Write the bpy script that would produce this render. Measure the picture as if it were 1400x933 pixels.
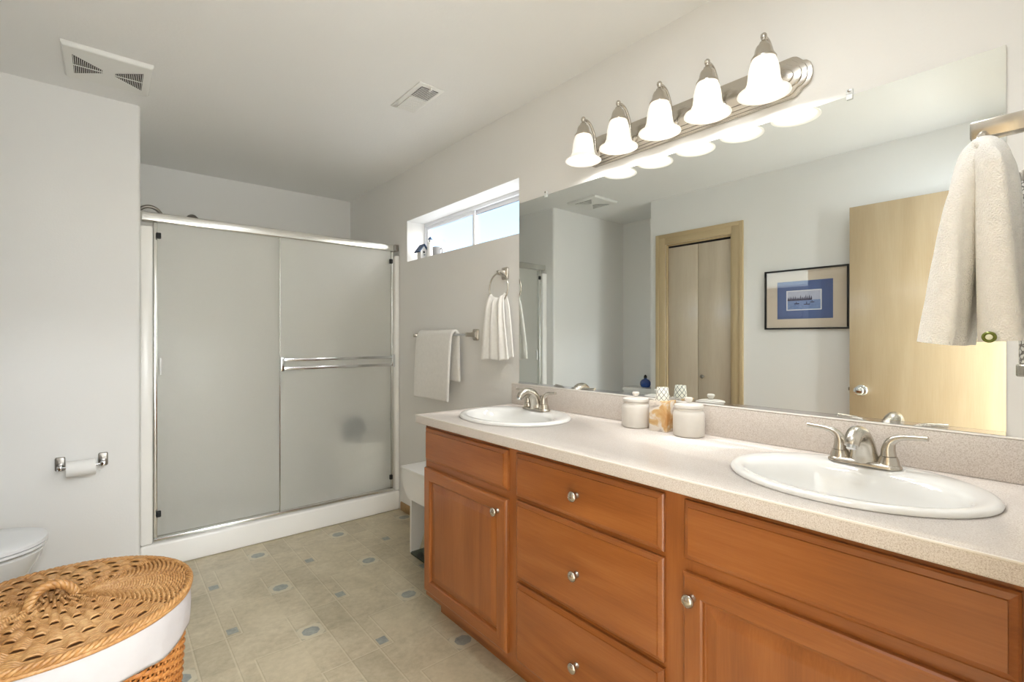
import bpy, bmesh, math, random
from math import sin, cos, pi, radians, sqrt, atan2
from mathutils import Vector, Matrix
random.seed(7)
for o in list(bpy.data.objects):
    bpy.data.objects.remove(o)
SC = bpy.context.scene
COL = SC.collection

# ------------------------------------------------------------------ camera
cam_d = bpy.data.cameras.new('camera')
cam_d.sensor_width = 36.0
cam_d.lens = 661.0 / 1400 * 36
cam_d.shift_y = -3.4 / 1400
cam_d.clip_start = 0.01
cam = bpy.data.objects.new('camera', cam_d)
cam.location = (0, 0, 1.242)
cam.rotation_euler = (radians(90), 0, radians(-40.0))
COL.objects.link(cam)
SC.camera = cam

# ------------------------------------------------------------------ colour management, sampling
SC.view_settings.view_transform = 'Standard'
SC.view_settings.look = 'None'
SC.view_settings.gamma = 1.0
SC.view_settings.use_curve_mapping = False
SC.view_settings.exposure = 0.09
SC.cycles.use_denoising = True
SC.cycles.max_bounces = 14
SC.cycles.diffuse_bounces = 8
SC.cycles.glossy_bounces = 6
SC.cycles.transmission_bounces = 8
SC.cycles.sample_clamp_indirect = 6.0
SC.cycles.blur_glossy = 0.5

# ------------------------------------------------------------------ sky, daylight and added fill lights
world = bpy.data.worlds.new('sky')
SC.world = world
world.use_nodes = True
wn = world.node_tree
for n in list(wn.nodes):
    wn.nodes.remove(n)
w_out = wn.nodes.new('ShaderNodeOutputWorld')
w_bg = wn.nodes.new('ShaderNodeBackground')
w_sky = wn.nodes.new('ShaderNodeTexSky')
w_sky.sky_type = 'NISHITA'
w_sky.sun_disc = False
w_sky.sun_elevation = radians(38)
w_sky.sun_rotation = radians(150)
w_sky.air_density = 1.0
w_sky.dust_density = 3.0
w_bg.inputs['Strength'].default_value = 0.5
wn.links.new(w_sky.outputs['Color'], w_bg.inputs['Color'])
wn.links.new(w_bg.outputs['Background'], w_out.inputs['Surface'])

def area_light(name, loc, rot, sx, sy, power, color, spread=180):
    d = bpy.data.lights.new(name, 'AREA')
    d.shape = 'RECTANGLE'
    d.size, d.size_y = sx, sy
    d.energy = power
    d.color = color
    d.spread = radians(spread)
    o = bpy.data.objects.new(name, d)
    o.location = loc
    o.rotation_euler = rot
    COL.objects.link(o)
    return o
# added fill at an unseen bedroom window (faces -X); daylight through the bathroom transom window
area_light('bedroom_window_fill', (2.13, -1.75, 1.45), (0, radians(90), 0), 1.3, 1.7, 190, (0.86, 0.93, 1.0))
area_light('daylight_transom_window', (1.775, 2.505, 1.93), (0, radians(97), 0), 0.24, 1.16, 1.8, (0.90, 0.95, 1.0))
# added fill below the bedroom ceiling; no fixture is built there
area_light('bedroom_ceiling_fill', (0.3, -1.5, 2.395), (0, 0, 0), 0.5, 0.5, 120, (0.90, 0.95, 1.0))
LAMP_POWER = 1.5
LAMP_COLOR = (1.0, 0.99, 0.985)
SHADE_GLOW = 0.5
# added fill panel under the bathroom ceiling, just inside the doorway and out of frame
gl = area_light('ceiling_fill', (0.72, 0.45, 2.42), (0, 0, 0), 0.26, 0.26, 6.5, (0.91, 0.955, 1.0))
# added point fill outside the doorway, brightening the room; no lamp stands here
gd = bpy.data.lights.new('doorway_fill', 'POINT')
gd.energy = 29; gd.color = (0.89, 0.945, 1.0); gd.shadow_soft_size = 0.16
go = bpy.data.objects.new('doorway_fill', gd)
go.location = (0.22, -0.90, 1.15)
COL.objects.link(go)

# ------------------------------------------------------------------ material helpers
def lin(c):
    r = []
    for v in c:
        v = v / 255.0
        r.append(v / 12.92 if v <= 0.04045 else ((v + 0.055) / 1.055) ** 2.4)
    return (r[0], r[1], r[2], 1.0)

class NT:
    """tiny node-tree writer: maths on sockets or numbers"""
    def __init__(s, name):
        s.m = bpy.data.materials.new(name)
        s.m.use_nodes = True
        s.t = s.m.node_tree
        s.bsdf = s.t.nodes['Principled BSDF']
        s.out = s.t.nodes['Material Output']
        s._obj = None
    def node(s, kind, **kw):
        n = s.t.nodes.new(kind)
        for k, v in kw.items():
            setattr(n, k, v)
        return n
    def link(s, a, b):
        s.t.links.new(a, b)
    def put(s, sock, v):
        if isinstance(v, bpy.types.NodeSocket):
            s.t.links.new(v, sock)
        else:
            sock.default_value = v
    def math(s, op, a, b=0.0, c=0.0):
        n = s.node('ShaderNodeMath', operation=op)
        s.put(n.inputs[0], a); s.put(n.inputs[1], b); s.put(n.inputs[2], c)
        return n.outputs[0]
    def coords(s):
        if s._obj is None:
            g = s.node('ShaderNodeNewGeometry')
            s._obj = g.outputs['Position']
        return s._obj
    def objcoords(s):
        return s.node('ShaderNodeTexCoord').outputs['Object']
    def xyz(s, v):
        n = s.node('ShaderNodeSeparateXYZ')
        s.link(v, n.inputs[0])
        return n.outputs
    def scaled(s, v, sc, loc=(0, 0, 0)):
        n = s.node('ShaderNodeMapping')
        s.link(v, n.inputs['Vector'])
        n.inputs['Scale'].default_value = sc
        n.inputs['Location'].default_value = loc
        return n.outputs[0]
    def noise(s, v, scale, detail=3.0, rough=0.5, dist=0.0):
        n = s.node('ShaderNodeTexNoise')
        s.link(v, n.inputs['Vector'])
        n.inputs['Scale'].default_value = scale
        n.inputs['Detail'].default_value = detail
        n.inputs['Roughness'].default_value = rough
        n.inputs['Distortion'].default_value = dist
        return n.outputs[0]
    def ramp(s, f, stops):
        n = s.node('ShaderNodeValToRGB')
        e = n.color_ramp.elements
        while len(e) < len(stops):
            e.new(0.5)
        for el, (p, c) in zip(e, stops):
            el.position = p
            el.color = c
        s.link(f, n.inputs[0])
        return n.outputs[0]
    def mix(s, f, a, b, blend='MIX'):
        n = s.node('ShaderNodeMix', data_type='RGBA', blend_type=blend)
        s.put(n.inputs[0], f)
        s.put(n.inputs[6], a); s.put(n.inputs[7], b)
        return n.outputs[2]
    def bump(s, h, strength, dist=0.002):
        n = s.node('ShaderNodeBump')
        n.inputs['Strength'].default_value = strength
        n.inputs['Distance'].default_value = dist
        s.link(h, n.inputs['Height'])
        s.link(n.outputs[0], s.bsdf.inputs['Normal'])
        return n.outputs[0]
    def set(s, **kw):
        for k, v in kw.items():
            s.put(s.bsdf.inputs[k.replace('_', ' ')], v)
        return s

def plain(name, rgb, rough=0.5, metal=0.0, var=0.04, scale=20.0, bump=0.0, bscale=200.0, bdist=0.001, **kw):
    m = NT(name)
    c = lin(rgb)
    if var:
        f = m.noise(m.coords(), scale, 3)
        d = tuple(max(0, x * (1 - var)) for x in c[:3]) + (1,)
        u = tuple(min(1, x * (1 + var)) for x in c[:3]) + (1,)
        m.set(Base_Color=m.ramp(f, [(0.3, d), (0.7, u)]))
    else:
        m.set(Base_Color=c)
    m.set(Roughness=rough, Metallic=metal, **kw)
    if bump:
        m.bump(m.noise(m.coords(), bscale, 2), bump, bdist)
    return m.m

M = {}
M['wall'] = plain('painted_drywall', (233, 232, 229), 0.55, var=0.008, scale=2.0, bump=0.25, bscale=130, bdist=0.0015)
M['ceiling'] = plain('ceiling_paint', (236, 236, 234), 0.8, var=0.008, scale=2.0, bump=0.3, bscale=90, bdist=0.002)
M['carpet'] = plain('bedroom_carpet', (218, 214, 208), 0.95, var=0.08, scale=60)
M['white_paint'] = plain('white_enamel', (238, 238, 236), 0.35, var=0.0)
M['vinyl'] = plain('white_vinyl', (236, 238, 242), 0.35, var=0.0)
M['acrylic'] = plain('white_acrylic', (241, 239, 234), 0.22, var=0.01, scale=4)
M['porcelain'] = plain('white_porcelain', (230, 230, 228), 0.08, var=0.0, Coat_Weight=0.5, Coat_Roughness=0.03)
M['plastic'] = plain('white_plastic', (236, 237, 238), 0.28, var=0.0)
M['vent'] = plain('vent_white', (232, 232, 228), 0.4, var=0.0)
M['dark'] = plain('dark_void', (24, 23, 22), 0.9, var=0.0)
M['black'] = plain('black_rubber', (22, 22, 22), 0.5, var=0.0)
M['chrome'] = plain('chrome', (222, 224, 226), 0.10, 1.0, var=0.0)
M['aluminium'] = plain('bright_aluminium', (226, 226, 222), 0.22, 1.0, var=0.02, scale=8)
M['nickel'] = plain('brushed_nickel', (196, 190, 180), 0.26, 1.0, var=0.03, scale=30)
M['nickel_dark'] = plain('satin_nickel_dark', (150, 145, 138), 0.3, 1.0, var=0.02)  # darker satin nickel tone
M['mirror'] = plain('silvered_glass', (236, 240, 238), 0.0, 1.0, var=0.0)
M['clip'] = plain('clear_plastic', (225, 228, 228), 0.15, var=0.0)
M['towel'] = plain('white_terry', (247, 245, 240), 0.95, var=0.03, scale=60, bump=0.9, bscale=420, bdist=0.004, Sheen_Weight=0.3)
M['cloth'] = plain('white_cotton', (186, 182, 181), 0.9, var=0.03, scale=12, bump=0.5, bscale=26, bdist=0.006)
M['paper'] = plain('toilet_paper', (242, 241, 238), 0.9, var=0.01)
M['card'] = plain('brown_card', (120, 92, 66), 0.9, var=0.0)
M['jar'] = plain('cream_stoneware', (222, 217, 210), 0.35, var=0.02, scale=40, bump=0.2, bscale=60)
M['blue_glass'] = plain('cobalt_glass', (24, 74, 160), 0.12, var=0.0, Transmission_Weight=0.25, Coat_Weight=0.6)
M['navy'] = plain('navy_roof_paint', (44, 74, 110), 0.6, var=0.05)
M['mug'] = plain('grey_mug_glaze', (176, 178, 182), 0.25, var=0.03)
M['green_sponge'] = plain('dark_green_mesh', (18, 44, 42), 0.95, var=0.3, scale=40, bump=0.6, bscale=80, bdist=0.01)
M['button'] = plain('green_gold_button', (120, 128, 60), 0.3, 0.4, var=0.1)
M['button_white'] = plain('pearl_button', (225, 228, 205), 0.3, var=0.0)
M['picture_black'] = plain('black_picture_frame', (26, 24, 24), 0.3, var=0.0)
M['mat_beige'] = plain('beige_mat_board', (222, 208, 190), 0.8, var=0.02)
M['mat_blue'] = plain('blue_mat_board', (88, 108, 158), 0.8, var=0.02)
M['print_white'] = plain('print_border_white', (236, 238, 242), 0.8, var=0.0)
M['print_sky'] = plain('print_sky', (196, 200, 220), 0.8, var=0.05, scale=30)
M['print_water'] = plain('print_water', (128, 152, 200), 0.8, var=0.12, scale=80)
M['print_dark'] = plain('print_ink', (62, 56, 84), 0.8, var=0.2, scale=90)
M['baseboard'] = plain('oak_baseboard', (176, 140, 92), 0.45, var=0.1, scale=30)

def wood(name, axis, dark, mid, light, rough=0.3, ring=7.0, coat=0.15, wave=0.13):
    """fine-grained wood; axis = world axis along the grain"""
    m = NT(name)
    p = m.coords()
    sc = [1, 1, 1]
    sc[axis] = 0.16
    q = m.scaled(p, sc)
    big = m.noise(q, 4.0, 2, 0.45, 0.4)
    w = m.math('SINE', m.math('MULTIPLY', big, ring * 6.283))
    w = m.math('MULTIPLY_ADD', w, 0.5, 0.5)
    sc2 = [1, 1, 1]
    sc2[axis] = 0.04
    fine = m.noise(m.scaled(p, sc2), 220, 3, 0.6)
    sc3 = [1, 1, 1]
    sc3[axis] = 0.12
    broad = m.noise(m.scaled(p, sc3), 14, 3, 0.55)
    f = m.math('ADD', m.math('MULTIPLY', w, wave), m.math('ADD', m.math('MULTIPLY', fine, 0.34), m.math('MULTIPLY', broad, 0.66 - wave)))
    m.set(Base_Color=m.ramp(f, [(0.28, lin(dark)), (0.5, lin(mid)), (0.74, lin(light))]))
    m.set(Roughness=rough, Coat_Weight=coat, Coat_Roughness=0.15)
    m.bump(fine, 0.05, 0.0005)
    return m.m
CH = ((132, 75, 31), (153, 90, 40), (169, 106, 54))
M['cherry_v'] = wood('honey_maple_vertical', 2, *CH)
M['cherry_h'] = wood('honey_maple_horizontal', 1, *CH)
M['door_wood'] = wood('pale_birch_door', 2, (192, 177, 156), (199, 185, 164), (206, 193, 173), 0.26, 3.0, 0.5)
M['entry_wood'] = wood('tan_birch_entry_door', 2, (168, 146, 114), (176, 155, 123), (184, 164, 133), 0.26, 3.0, 0.4)
M['trim_wood'] = wood('pale_birch_trim', 2, (182, 160, 122), (191, 170, 132), (199, 179, 144), 0.4, 3.0, 0.1)
M['trim_wood_h'] = wood('pale_birch_trim_flat', 1, (182, 160, 122), (191, 170, 132), (199, 179, 144), 0.4, 3.0, 0.1)

def laminate():
    m = NT('speckled_laminate')
    a = m.noise(m.coords(), 420, 2, 0.6)
    b = m.noise(m.coords(), 900, 1, 0.6)
    f = m.math('ADD', m.math('MULTIPLY', a, 0.6), m.math('MULTIPLY', b, 0.4))
    m.set(Base_Color=m.ramp(f, [(0.34, lin((180, 166, 154))), (0.5, lin((216, 208, 201))), (0.66, lin((231, 225, 220)))]), Roughness=0.28)
    return m.m
M['laminate'] = laminate()
M['highlight_edge'] = plain('laminate_highlight_line', (240, 235, 228), 0.3, var=0.0)  # pale colour; on the counter front it paints the edge highlight

def marble():
    m = NT('amber_marble')
    p = m.coords()
    a = m.noise(m.scaled(p, (1, 1, 1.3)), 15, 4, 0.5, 0.9)
    m.set(Base_Color=m.ramp(a, [(0.30, lin((180, 170, 162))), (0.40, lin((226, 216, 206))), (0.48, lin((232, 224, 212))), (0.56, lin((218, 184, 134))), (0.70, lin((202, 150, 92)))]), Roughness=0.2)
    return m.m
M['marble'] = marble()

def lattice_cup():
    m = NT('lattice_paper')
    x, y, z = m.xyz(m.objcoords())
    a = m.math('MULTIPLY', m.math('ARCTAN2', y, x), 8 / (2 * pi))
    h = m.math('MULTIPLY', z, 46.0)
    def stripe(s):
        f = m.math('FRACT', m.math('ADD', s, 20.0))
        return m.math('LESS_THAN', m.math('ABSOLUTE', m.math('SUBTRACT', f, 0.5)), 0.075)
    f = m.math('MAXIMUM', stripe(m.math('ADD', a, h)), stripe(m.math('SUBTRACT', a, h)))
    m.set(Base_Color=m.mix(f, lin((240, 237, 226)), lin((112, 116, 116))), Roughness=0.6)
    return m.m
M['lattice'] = lattice_cup()

def bling():
    m = NT('sparkling_lattice')
    v = m.node('ShaderNodeTexVoronoi', feature='DISTANCE_TO_EDGE')
    m.link(m.coords(), v.inputs['Vector'])
    v.inputs['Scale'].default_value = 130
    f = m.math('LESS_THAN', v.outputs[0], 0.12)
    m.set(Base_Color=m.mix(f, lin((232, 230, 224)), lin((130, 126, 120))), Roughness=0.12, Metallic=0.5)
    return m.m
M['bling'] = bling()

def wicker(name, c0, c1, c2):
    m = NT(name)
    f = m.noise(m.coords(), 90, 4, 0.6)
    g = m.noise(m.coords(), 9, 2)
    h = m.math('ADD', m.math('MULTIPLY', f, 0.6), m.math('MULTIPLY', g, 0.4))
    m.set(Base_Color=m.ramp(h, [(0.32, lin(c0)), (0.5, lin(c1)), (0.68, lin(c2))]), Roughness=0.42)
    return m.m
M['wicker_lid'] = wicker('golden_wicker', (138, 92, 48), (172, 126, 74), (197, 156, 104))
M['wicker_body'] = wicker('honey_wicker', (156, 92, 40), (182, 120, 60), (202, 146, 84))
M['wicker_dark'] = plain('wicker_inside', (96, 60, 28), 0.8, var=0.2, scale=50)

def floor_vinyl():
    m = NT('patterned_vinyl')
    p = m.coords()
    X, Y, Z = m.xyz(p)
    u0 = m.math('DIVIDE', m.math('SUBTRACT', X, 0.665), 0.460)
    v0 = m.math('DIVIDE', m.math('SUBTRACT', Y, 2.597), 0.4665)
    u = m.math('FRACT', m.math('ADD', u0, 20.5))      # big motif at u = .5, v = .5
    v = m.math('FRACT', m.math('ADD', v0, 20.5))
    u = m.math('SUBTRACT', u, 0.5)                    # -.5 .. .5, motif centre 0
    v = m.math('SUBTRACT', v, 0.5)
    def wrap(a, c):
        f = m.math('FRACT', m.math('ADD', m.math('SUBTRACT', a, c), 10.5))
        return m.math('SUBTRACT', f, 0.5)
    def near(a, c, w):
        return m.math('LESS_THAN', m.math('ABSOLUTE', wrap(a, c)), w)
    def AND(*f):
        r = f[0]
        for g in f[1:]:
            r = m.math('MULTIPLY', r, g)
        return r
    def OR(*f):
        r = f[0]
        for g in f[1:]:
            r = m.math('MAXIMUM', r, g)
        return r
    t = 0.006
    def seg(a, c, b, lo, hi, tt=t, off=0.0):
        return AND(near(a, c + off, tt), near(b, (lo + hi) / 2, (hi - lo) / 2))
    def lines(tt, off):
        return OR(near(u, 0.375 + off, tt), near(u, 0.122 + off, tt), seg(u, -0.115, v, -0.13, 0.35, tt, off), seg(u, 0.508, v, 0.345, 0.87, tt, off),
                  seg(v, 0.345, u, -0.115, 0.375, tt, -off), seg(v, -0.128, u, 0.508, 0.885, tt, -off), seg(v, -0.128, u, -0.115, 0.122, tt, -off), seg(v, 0.345, u, 0.375, 0.508, tt, -off))
    light = lines(t, 0.0)
    darkl = lines(0.0035, 0.011)
    n_fine = m.noise(p, 38, 5, 0.65)
    n_big = m.noise(p, 5.5, 4, 0.6, 0.6)
    f = m.math('ADD', m.math('MULTIPLY', n_fine, 0.45), m.math('MULTIPLY', n_big, 0.55))
    stone = m.ramp(f, [(0.32, lin((166, 155, 130))), (0.5, lin((190, 178, 151))), (0.68, lin((208, 197, 171)))])
    strip = AND(near(u, 0.25, 0.126), near(v, 0.11, 0.235))
    block = m.mix(m.math('MULTIPLY', strip, 0.16), stone, lin((120, 112, 90)))
    strip2 = AND(near(u, 0.695, 0.19), near(v, 0.61, 0.26))
    block = m.mix(m.math('MULTIPLY', strip2, 0.25), block, lin((206, 194, 166)))
    c = m.mix(m.math('MULTIPLY', darkl, 0.35), block, lin((150, 138, 110)))
    c = m.mix(m.math('MULTIPLY', light, 0.38), c, lin((214, 205, 180)))
    # big motif: pale square with a grey-blue clipped lozenge and little corner darts
    sq = AND(near(u, 0.0, 0.108), near(v, -0.02, 0.102))
    c = m.mix(m.math('MULTIPLY', sq, 0.55), c, lin((206, 200, 178)))
    au = m.math('ABSOLUTE', wrap(u, 0.0))
    av = m.math('ABSOLUTE', wrap(v, -0.02))
    loz = AND(m.math('LESS_THAN', m.math('ADD', au, av), 0.100), m.math('LESS_THAN', au, 0.074), m.math('LESS_THAN', av, 0.064))
    dart = AND(m.math('GREATER_THAN', m.math('ADD', au, av), 0.172), sq)
    grey = m.ramp(n_fine, [(0.35, lin((128, 134, 132))), (0.65, lin((156, 160, 154)))])
    c = m.mix(m.math('MULTIPLY', dart, 0.5), c, lin((146, 140, 118)))
    c = m.mix(m.math('MULTIPLY', loz, 0.9), c, grey)
    sm = AND(near(u, 0.445, 0.045), near(v, 0.436, 0.05))
    c = m.mix(m.math('MULTIPLY', sm, 0.9), c, grey)
    m.set(Base_Color=c, Roughness=0.36)
    m.bump(n_fine, 0.05, 0.001)
    return m.m
M['floor'] = floor_vinyl()

def frosted():
    m = NT('obscure_shower_glass')
    m.set(Base_Color=lin((255, 255, 251)), Roughness=0.36, IOR=1.25, Transmission_Weight=0.80, Coat_Weight=0.3, Coat_Roughness=0.3)
    n = m.noise(m.coords(), 150, 2)
    b = m.node('ShaderNodeBump')
    b.inputs['Strength'].default_value = 0.25
    b.inputs['Distance'].default_value = 0.002
    m.link(n, b.inputs['Height'])
    m.link(b.outputs[0], m.bsdf.inputs['Normal'])
    return m.m
M['frosted'] = frosted()

def clear_glass(name, tint=(1, 1, 1, 1), refl=0.08):
    m = NT(name)
    tr = m.node('ShaderNodeBsdfTransparent')
    tr.inputs[0].default_value = tint
    gl = m.node('ShaderNodeBsdfGlossy')
    gl.inputs['Roughness'].default_value = 0.0
    lw = m.node('ShaderNodeLayerWeight')
    lw.inputs[0].default_value = 0.5
    fr = m.math('MULTIPLY_ADD', m.math('POWER', lw.outputs['Facing'], 5.0), 0.9, refl)
    mx = m.node('ShaderNodeMixShader')
    m.link(fr, mx.inputs[0])
    m.link(tr.outputs[0], mx.inputs[1])
    m.link(gl.outputs[0], mx.inputs[2])
    m.link(mx.outputs[0], m.out.inputs['Surface'])
    return m.m
M['window_glass'] = clear_glass('window_glass', (0.97, 0.99, 1.0, 1), 0.03)
M['picture_glass'] = clear_glass('picture_glass', (1, 1, 1, 1), 0.05)
M['scale_glass'] = clear_glass('smoked_glass', (0.35, 0.45, 0.42, 1), 0.1)

def glow(name, rgb, strength, base=(245, 243, 238)):
    m = NT(name)
    m.set(Base_Color=lin(base), Roughness=0.3, Emission_Color=lin(rgb), Emission_Strength=strength)
    return m.m
M['shade'] = glow('lit_opal_glass', (255, 246, 232), SHADE_GLOW)
M['shade_rim'] = glow('lit_opal_glass_lip', (255, 246, 232), 0.35)
M['bulb'] = glow('lit_bulb', (255, 244, 226), 8.0)

# ------------------------------------------------------------------ mesh helpers
WPOS = {}
class MB:
    def __init__(s):
        s.v = []; s.f = []; s.mi = []; s.bev = []
    def quad_faces(s, base, faces, mi=0):
        for f in faces:
            s.f.append(tuple(base + i for i in f)); s.mi.append(mi)
    def box(s, x0, x1, y0, y1, z0, z1, mi=0):
        b = len(s.v)
        s.v += [(x0, y0, z0), (x1, y0, z0), (x1, y1, z0), (x0, y1, z0), (x0, y0, z1), (x1, y0, z1), (x1, y1, z1), (x0, y1, z1)]
        s.quad_faces(b, [(3, 2, 1, 0), (4, 5, 6, 7), (0, 1, 5, 4), (1, 2, 6, 5), (2, 3, 7, 6), (3, 0, 4, 7)], mi)
        return s
    def rings(s, rings, cap0=True, cap1=True, closed=True, mi=0, loop=False):
        """loft through equal-length rings of points"""
        b = len(s.v); n = len(rings[0]); k = len(rings)
        for r in rings:
            s.v += [tuple(p) for p in r]
        rng = k if loop else k - 1
        for i in range(rng):
            i2 = (i + 1) % k
            for j in range(n if closed else n - 1):
                j2 = (j + 1) % n
                s.f.append((b + i * n + j, b + i * n + j2, b + i2 * n + j2, b + i2 * n + j)); s.mi.append(mi)
        if not loop and closed:
            if cap0:
                s.f.append(tuple(b + j for j in reversed(range(n)))); s.mi.append(mi)
            if cap1:
                s.f.append(tuple(b + (k - 1) * n + j for j in range(n))); s.mi.append(mi)
        return s
    def lathe(s, prof, c, axis='z', n=32, mi=0, sx=1.0, sy=1.0, cap0=True, cap1=True):
        R = []
        for r, h in prof:
            ring = []
            for j in range(n):
                a = 2 * pi * j / n
                p, q = r * cos(a) * sx, r * sin(a) * sy
                if axis == 'z': ring.append((c[0] + p, c[1] + q, c[2] + h))
                elif axis == 'x': ring.append((c[0] + h, c[1] + p, c[2] + q))
                else: ring.append((c[0] + q, c[1] + h, c[2] + p))
            R.append(ring)
        return s.rings(R, cap0, cap1, mi=mi)
    def tube(s, pts, r, n=10, closed=False, mi=0, flat=1.0, up=None, caps=True):
        """swept tube; r number or list; flat squashes along the second frame axis"""
        P = [Vector(p) for p in pts]
        k = len(P)
        rr = r if isinstance(r, (list, tuple)) else [r] * k
        T = []
        for i in range(k):
            a = P[(i - 1) % k] if (closed or i > 0) else P[i]
            b_ = P[(i + 1) % k] if (closed or i < k - 1) else P[i]
            T.append((b_ - a).normalized())
        if up is None:
            up = Vector((0, 0, 1)) if abs(T[0].z) < 0.9 else Vector((1, 0, 0))
        N = (Vector(up) - T[0] * T[0].dot(Vector(up))).normalized()
        R = []
        for i in range(k):
            N = (N - T[i] * T[i].dot(N)).normalized()
            B = T[i].cross(N)
            R.append([P[i] + (N * cos(2 * pi * j / n) + B * sin(2 * pi * j / n) * flat) * rr[i] for j in range(n)])
        return s.rings(R, caps, caps, mi=mi, loop=closed)
    def prism(s, poly, axis, a, b, mi=0):
        """poly in the two other axes (in order), extruded from a to b along axis"""
        def pt(p, h):
            if axis == 'x': return (h, p[0], p[1])
            if axis == 'y': return (p[0], h, p[1])
            return (p[0], p[1], h)
        return s.rings([[pt(p, a) for p in poly], [pt(p, b) for p in poly]], mi=mi)
    def build(s, name, mat, parent=None, loc=(0, 0, 0), smooth=False, bevel=0.0, bseg=2, angle=40, solid=0.0, subsurf=0):
        base = Vector(WPOS[parent.as_pointer()]) if parent else Vector(loc)
        me = bpy.data.meshes.new(name)
        me.from_pydata([tuple(Vector(p) - base) for p in s.v], [], s.f)
        mats = mat if isinstance(mat, (list, tuple)) else [mat]
        for m in mats:
            me.materials.append(m)
        me.polygons.foreach_set('material_index', s.mi)
        me.update()
        bm = bmesh.new(); bm.from_mesh(me)
        if len(s.v) < 30000:
            bmesh.ops.recalc_face_normals(bm, faces=bm.faces)
        if bevel:
            ed = [e for e in bm.edges if len(e.link_faces) == 2 and e.calc_face_angle(0) > radians(angle)]
            bmesh.ops.bevel(bm, geom=ed, offset=bevel, segments=bseg, profile=0.5, affect='EDGES', clamp_overlap=True)
        if smooth or bevel:
            for f in bm.faces:
                f.smooth = True
            for e in bm.edges:
                if len(e.link_faces) == 2 and e.calc_face_angle(0) > radians(angle):
                    e.smooth = False
        bm.to_mesh(me); bm.free()
        o = bpy.data.objects.new(name, me)
        COL.objects.link(o)
        if parent:
            o.parent = parent
        else:
            o.location = loc
        WPOS[o.as_pointer()] = tuple(base)
        if solid:
            md = o.modifiers.new('thickness', 'SOLIDIFY'); md.thickness = solid; md.offset = 0
        if subsurf:
            md = o.modifiers.new('smooth', 'SUBSURF'); md.levels = subsurf; md.render_levels = subsurf
        return o

def thing(name, loc, label, cat, group=None):
    o = bpy.data.objects.new(name, None)
    o.empty_display_size = 0.05
    o.location = loc
    COL.objects.link(o)
    WPOS[o.as_pointer()] = tuple(loc)
    return tag(o, label, cat, group)
def tag(o, label, cat, group=None):
    o['label'] = label; o['category'] = cat
    if group: o['group'] = group
    return o
def struct(o):
    o['kind'] = 'structure'
    return o
def part_label(o, t):
    o['label'] = t
    return o
def copy_tree(o, parent=None):
    c = o.copy(); COL.objects.link(c)
    if parent: c.parent = parent
    for ch in list(o.children):
        copy_tree(ch, c)
    return c
def ellipse(cx, cy, z, a, b, n=64):
    return [(cx + a * cos(2 * pi * j / n), cy + b * sin(2 * pi * j / n), z) for j in range(n)]
def rrect(cx, cy, hx, hy, r, seg=5):
    out = []
    for (sx, sy, a0) in ((1, 1, 0), (-1, 1, 90), (-1, -1, 180), (1, -1, 270)):
        for i in range(seg + 1):
            a = radians(a0 + 90 * i / seg)
            out.append((cx + sx * (hx - r) + r * cos(a), cy + sy * (hy - r) + r * sin(a)))
    return out
def smoothpath(pts, n=6):
    """Catmull-Rom through points"""
    P = [Vector(p) for p in pts]
    P = [P[0] * 2 - P[1]] + P + [P[-1] * 2 - P[-2]]
    out = []
    for i in range(1, len(P) - 2):
        for k in range(n):
            t = k / n
            a, b, c, d = P[i - 1], P[i], P[i + 1], P[i + 2]
            out.append(0.5 * ((2 * b) + (c - a) * t + (2 * a - 5 * b + 4 * c - d) * t * t + (3 * b - a - 3 * c + d) * t ** 3))
    out.append(P[-2])
    return out
def lerp(a, b, t):
    return a + (b - a) * t
def interp(xs, ys, x):
    if x <= xs[0]: return ys[0]
    for i in range(len(xs) - 1):
        if x <= xs[i + 1]:
            t = (x - xs[i]) / (xs[i + 1] - xs[i])
            return lerp(ys[i], ys[i + 1], t)
    return ys[-1]

# ------------------------------------------------------------------ the setting
W = 1.64          # vanity wall
XL = -0.388       # closet wall
XN = -0.893       # toilet nook wall
YT = 3.14         # wall with the paper holder
YB = 4.16         # shower back wall
YC = 2.464        # closet wall corner
YE = 0.03         # end wall by the door
HC = 2.44

struct(MB().box(-1.0, 1.80, -0.08, 4.30, -0.05, 0.0).build('floor', M['floor']))
struct(MB().box(-1.1, 1.80, -0.08, 4.30, HC, HC + 0.06).build('ceiling', M['ceiling']))

WY0, WY1, WZ0, WZ1 = 1.897, 3.115, 1.788, 2.077
mb = MB()
mb.box(W, W + 0.19, -0.08, 4.30, 0, WZ0).box(W, W + 0.19, -0.08, 4.30, WZ1, HC)
mb.box(W, W + 0.19, -0.08, WY0, WZ0, WZ1).box(W, W + 0.19, WY1, 4.30, WZ0, WZ1)
struct(mb.build('wall_right', M['wall']))
struct(MB().box(0.0, W + 0.02, YB, YB + 0.12, 0, HC).build('wall_back', M['wall']))
# solid wall between the toilet nook and the shower, with a rounded drywall corner
r = 0.02
poly = [(XN - 0.1, YT), (0.135 - r, YT)] + [(0.135 - r + r * sin(radians(a)), YT + r - r * cos(radians(a))) for a in (15, 30, 45, 60, 75)] + [(0.135, YT + r), (0.135, YB + 0.1), (XN - 0.1, YB + 0.1)]
struct(MB().prism(poly, 'z', 0, HC).build('wall_toilet_paper_side', M['wall'], smooth=True, angle=30))
struct(MB().box(XN - 0.12, XN, YC - 0.15, YT + 0.1, 0, HC).build('wall_nook', M['wall']))
OY0, OY1, OZ = 1.745, 2.318, 2.040          # bifold opening
mb = MB()
mb.box(XL - 0.12, XL, -0.08, OY0, 0, HC).box(XL - 0.12, XL, OY1, YC, 0, HC).box(XL - 0.12, XL, OY0, OY1, OZ, HC)
mb.box(XN - 0.02, XL - 0.12, YC - 0.12, YC, 0, HC)
struct(mb.build('wall_left', M['wall']))
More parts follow.
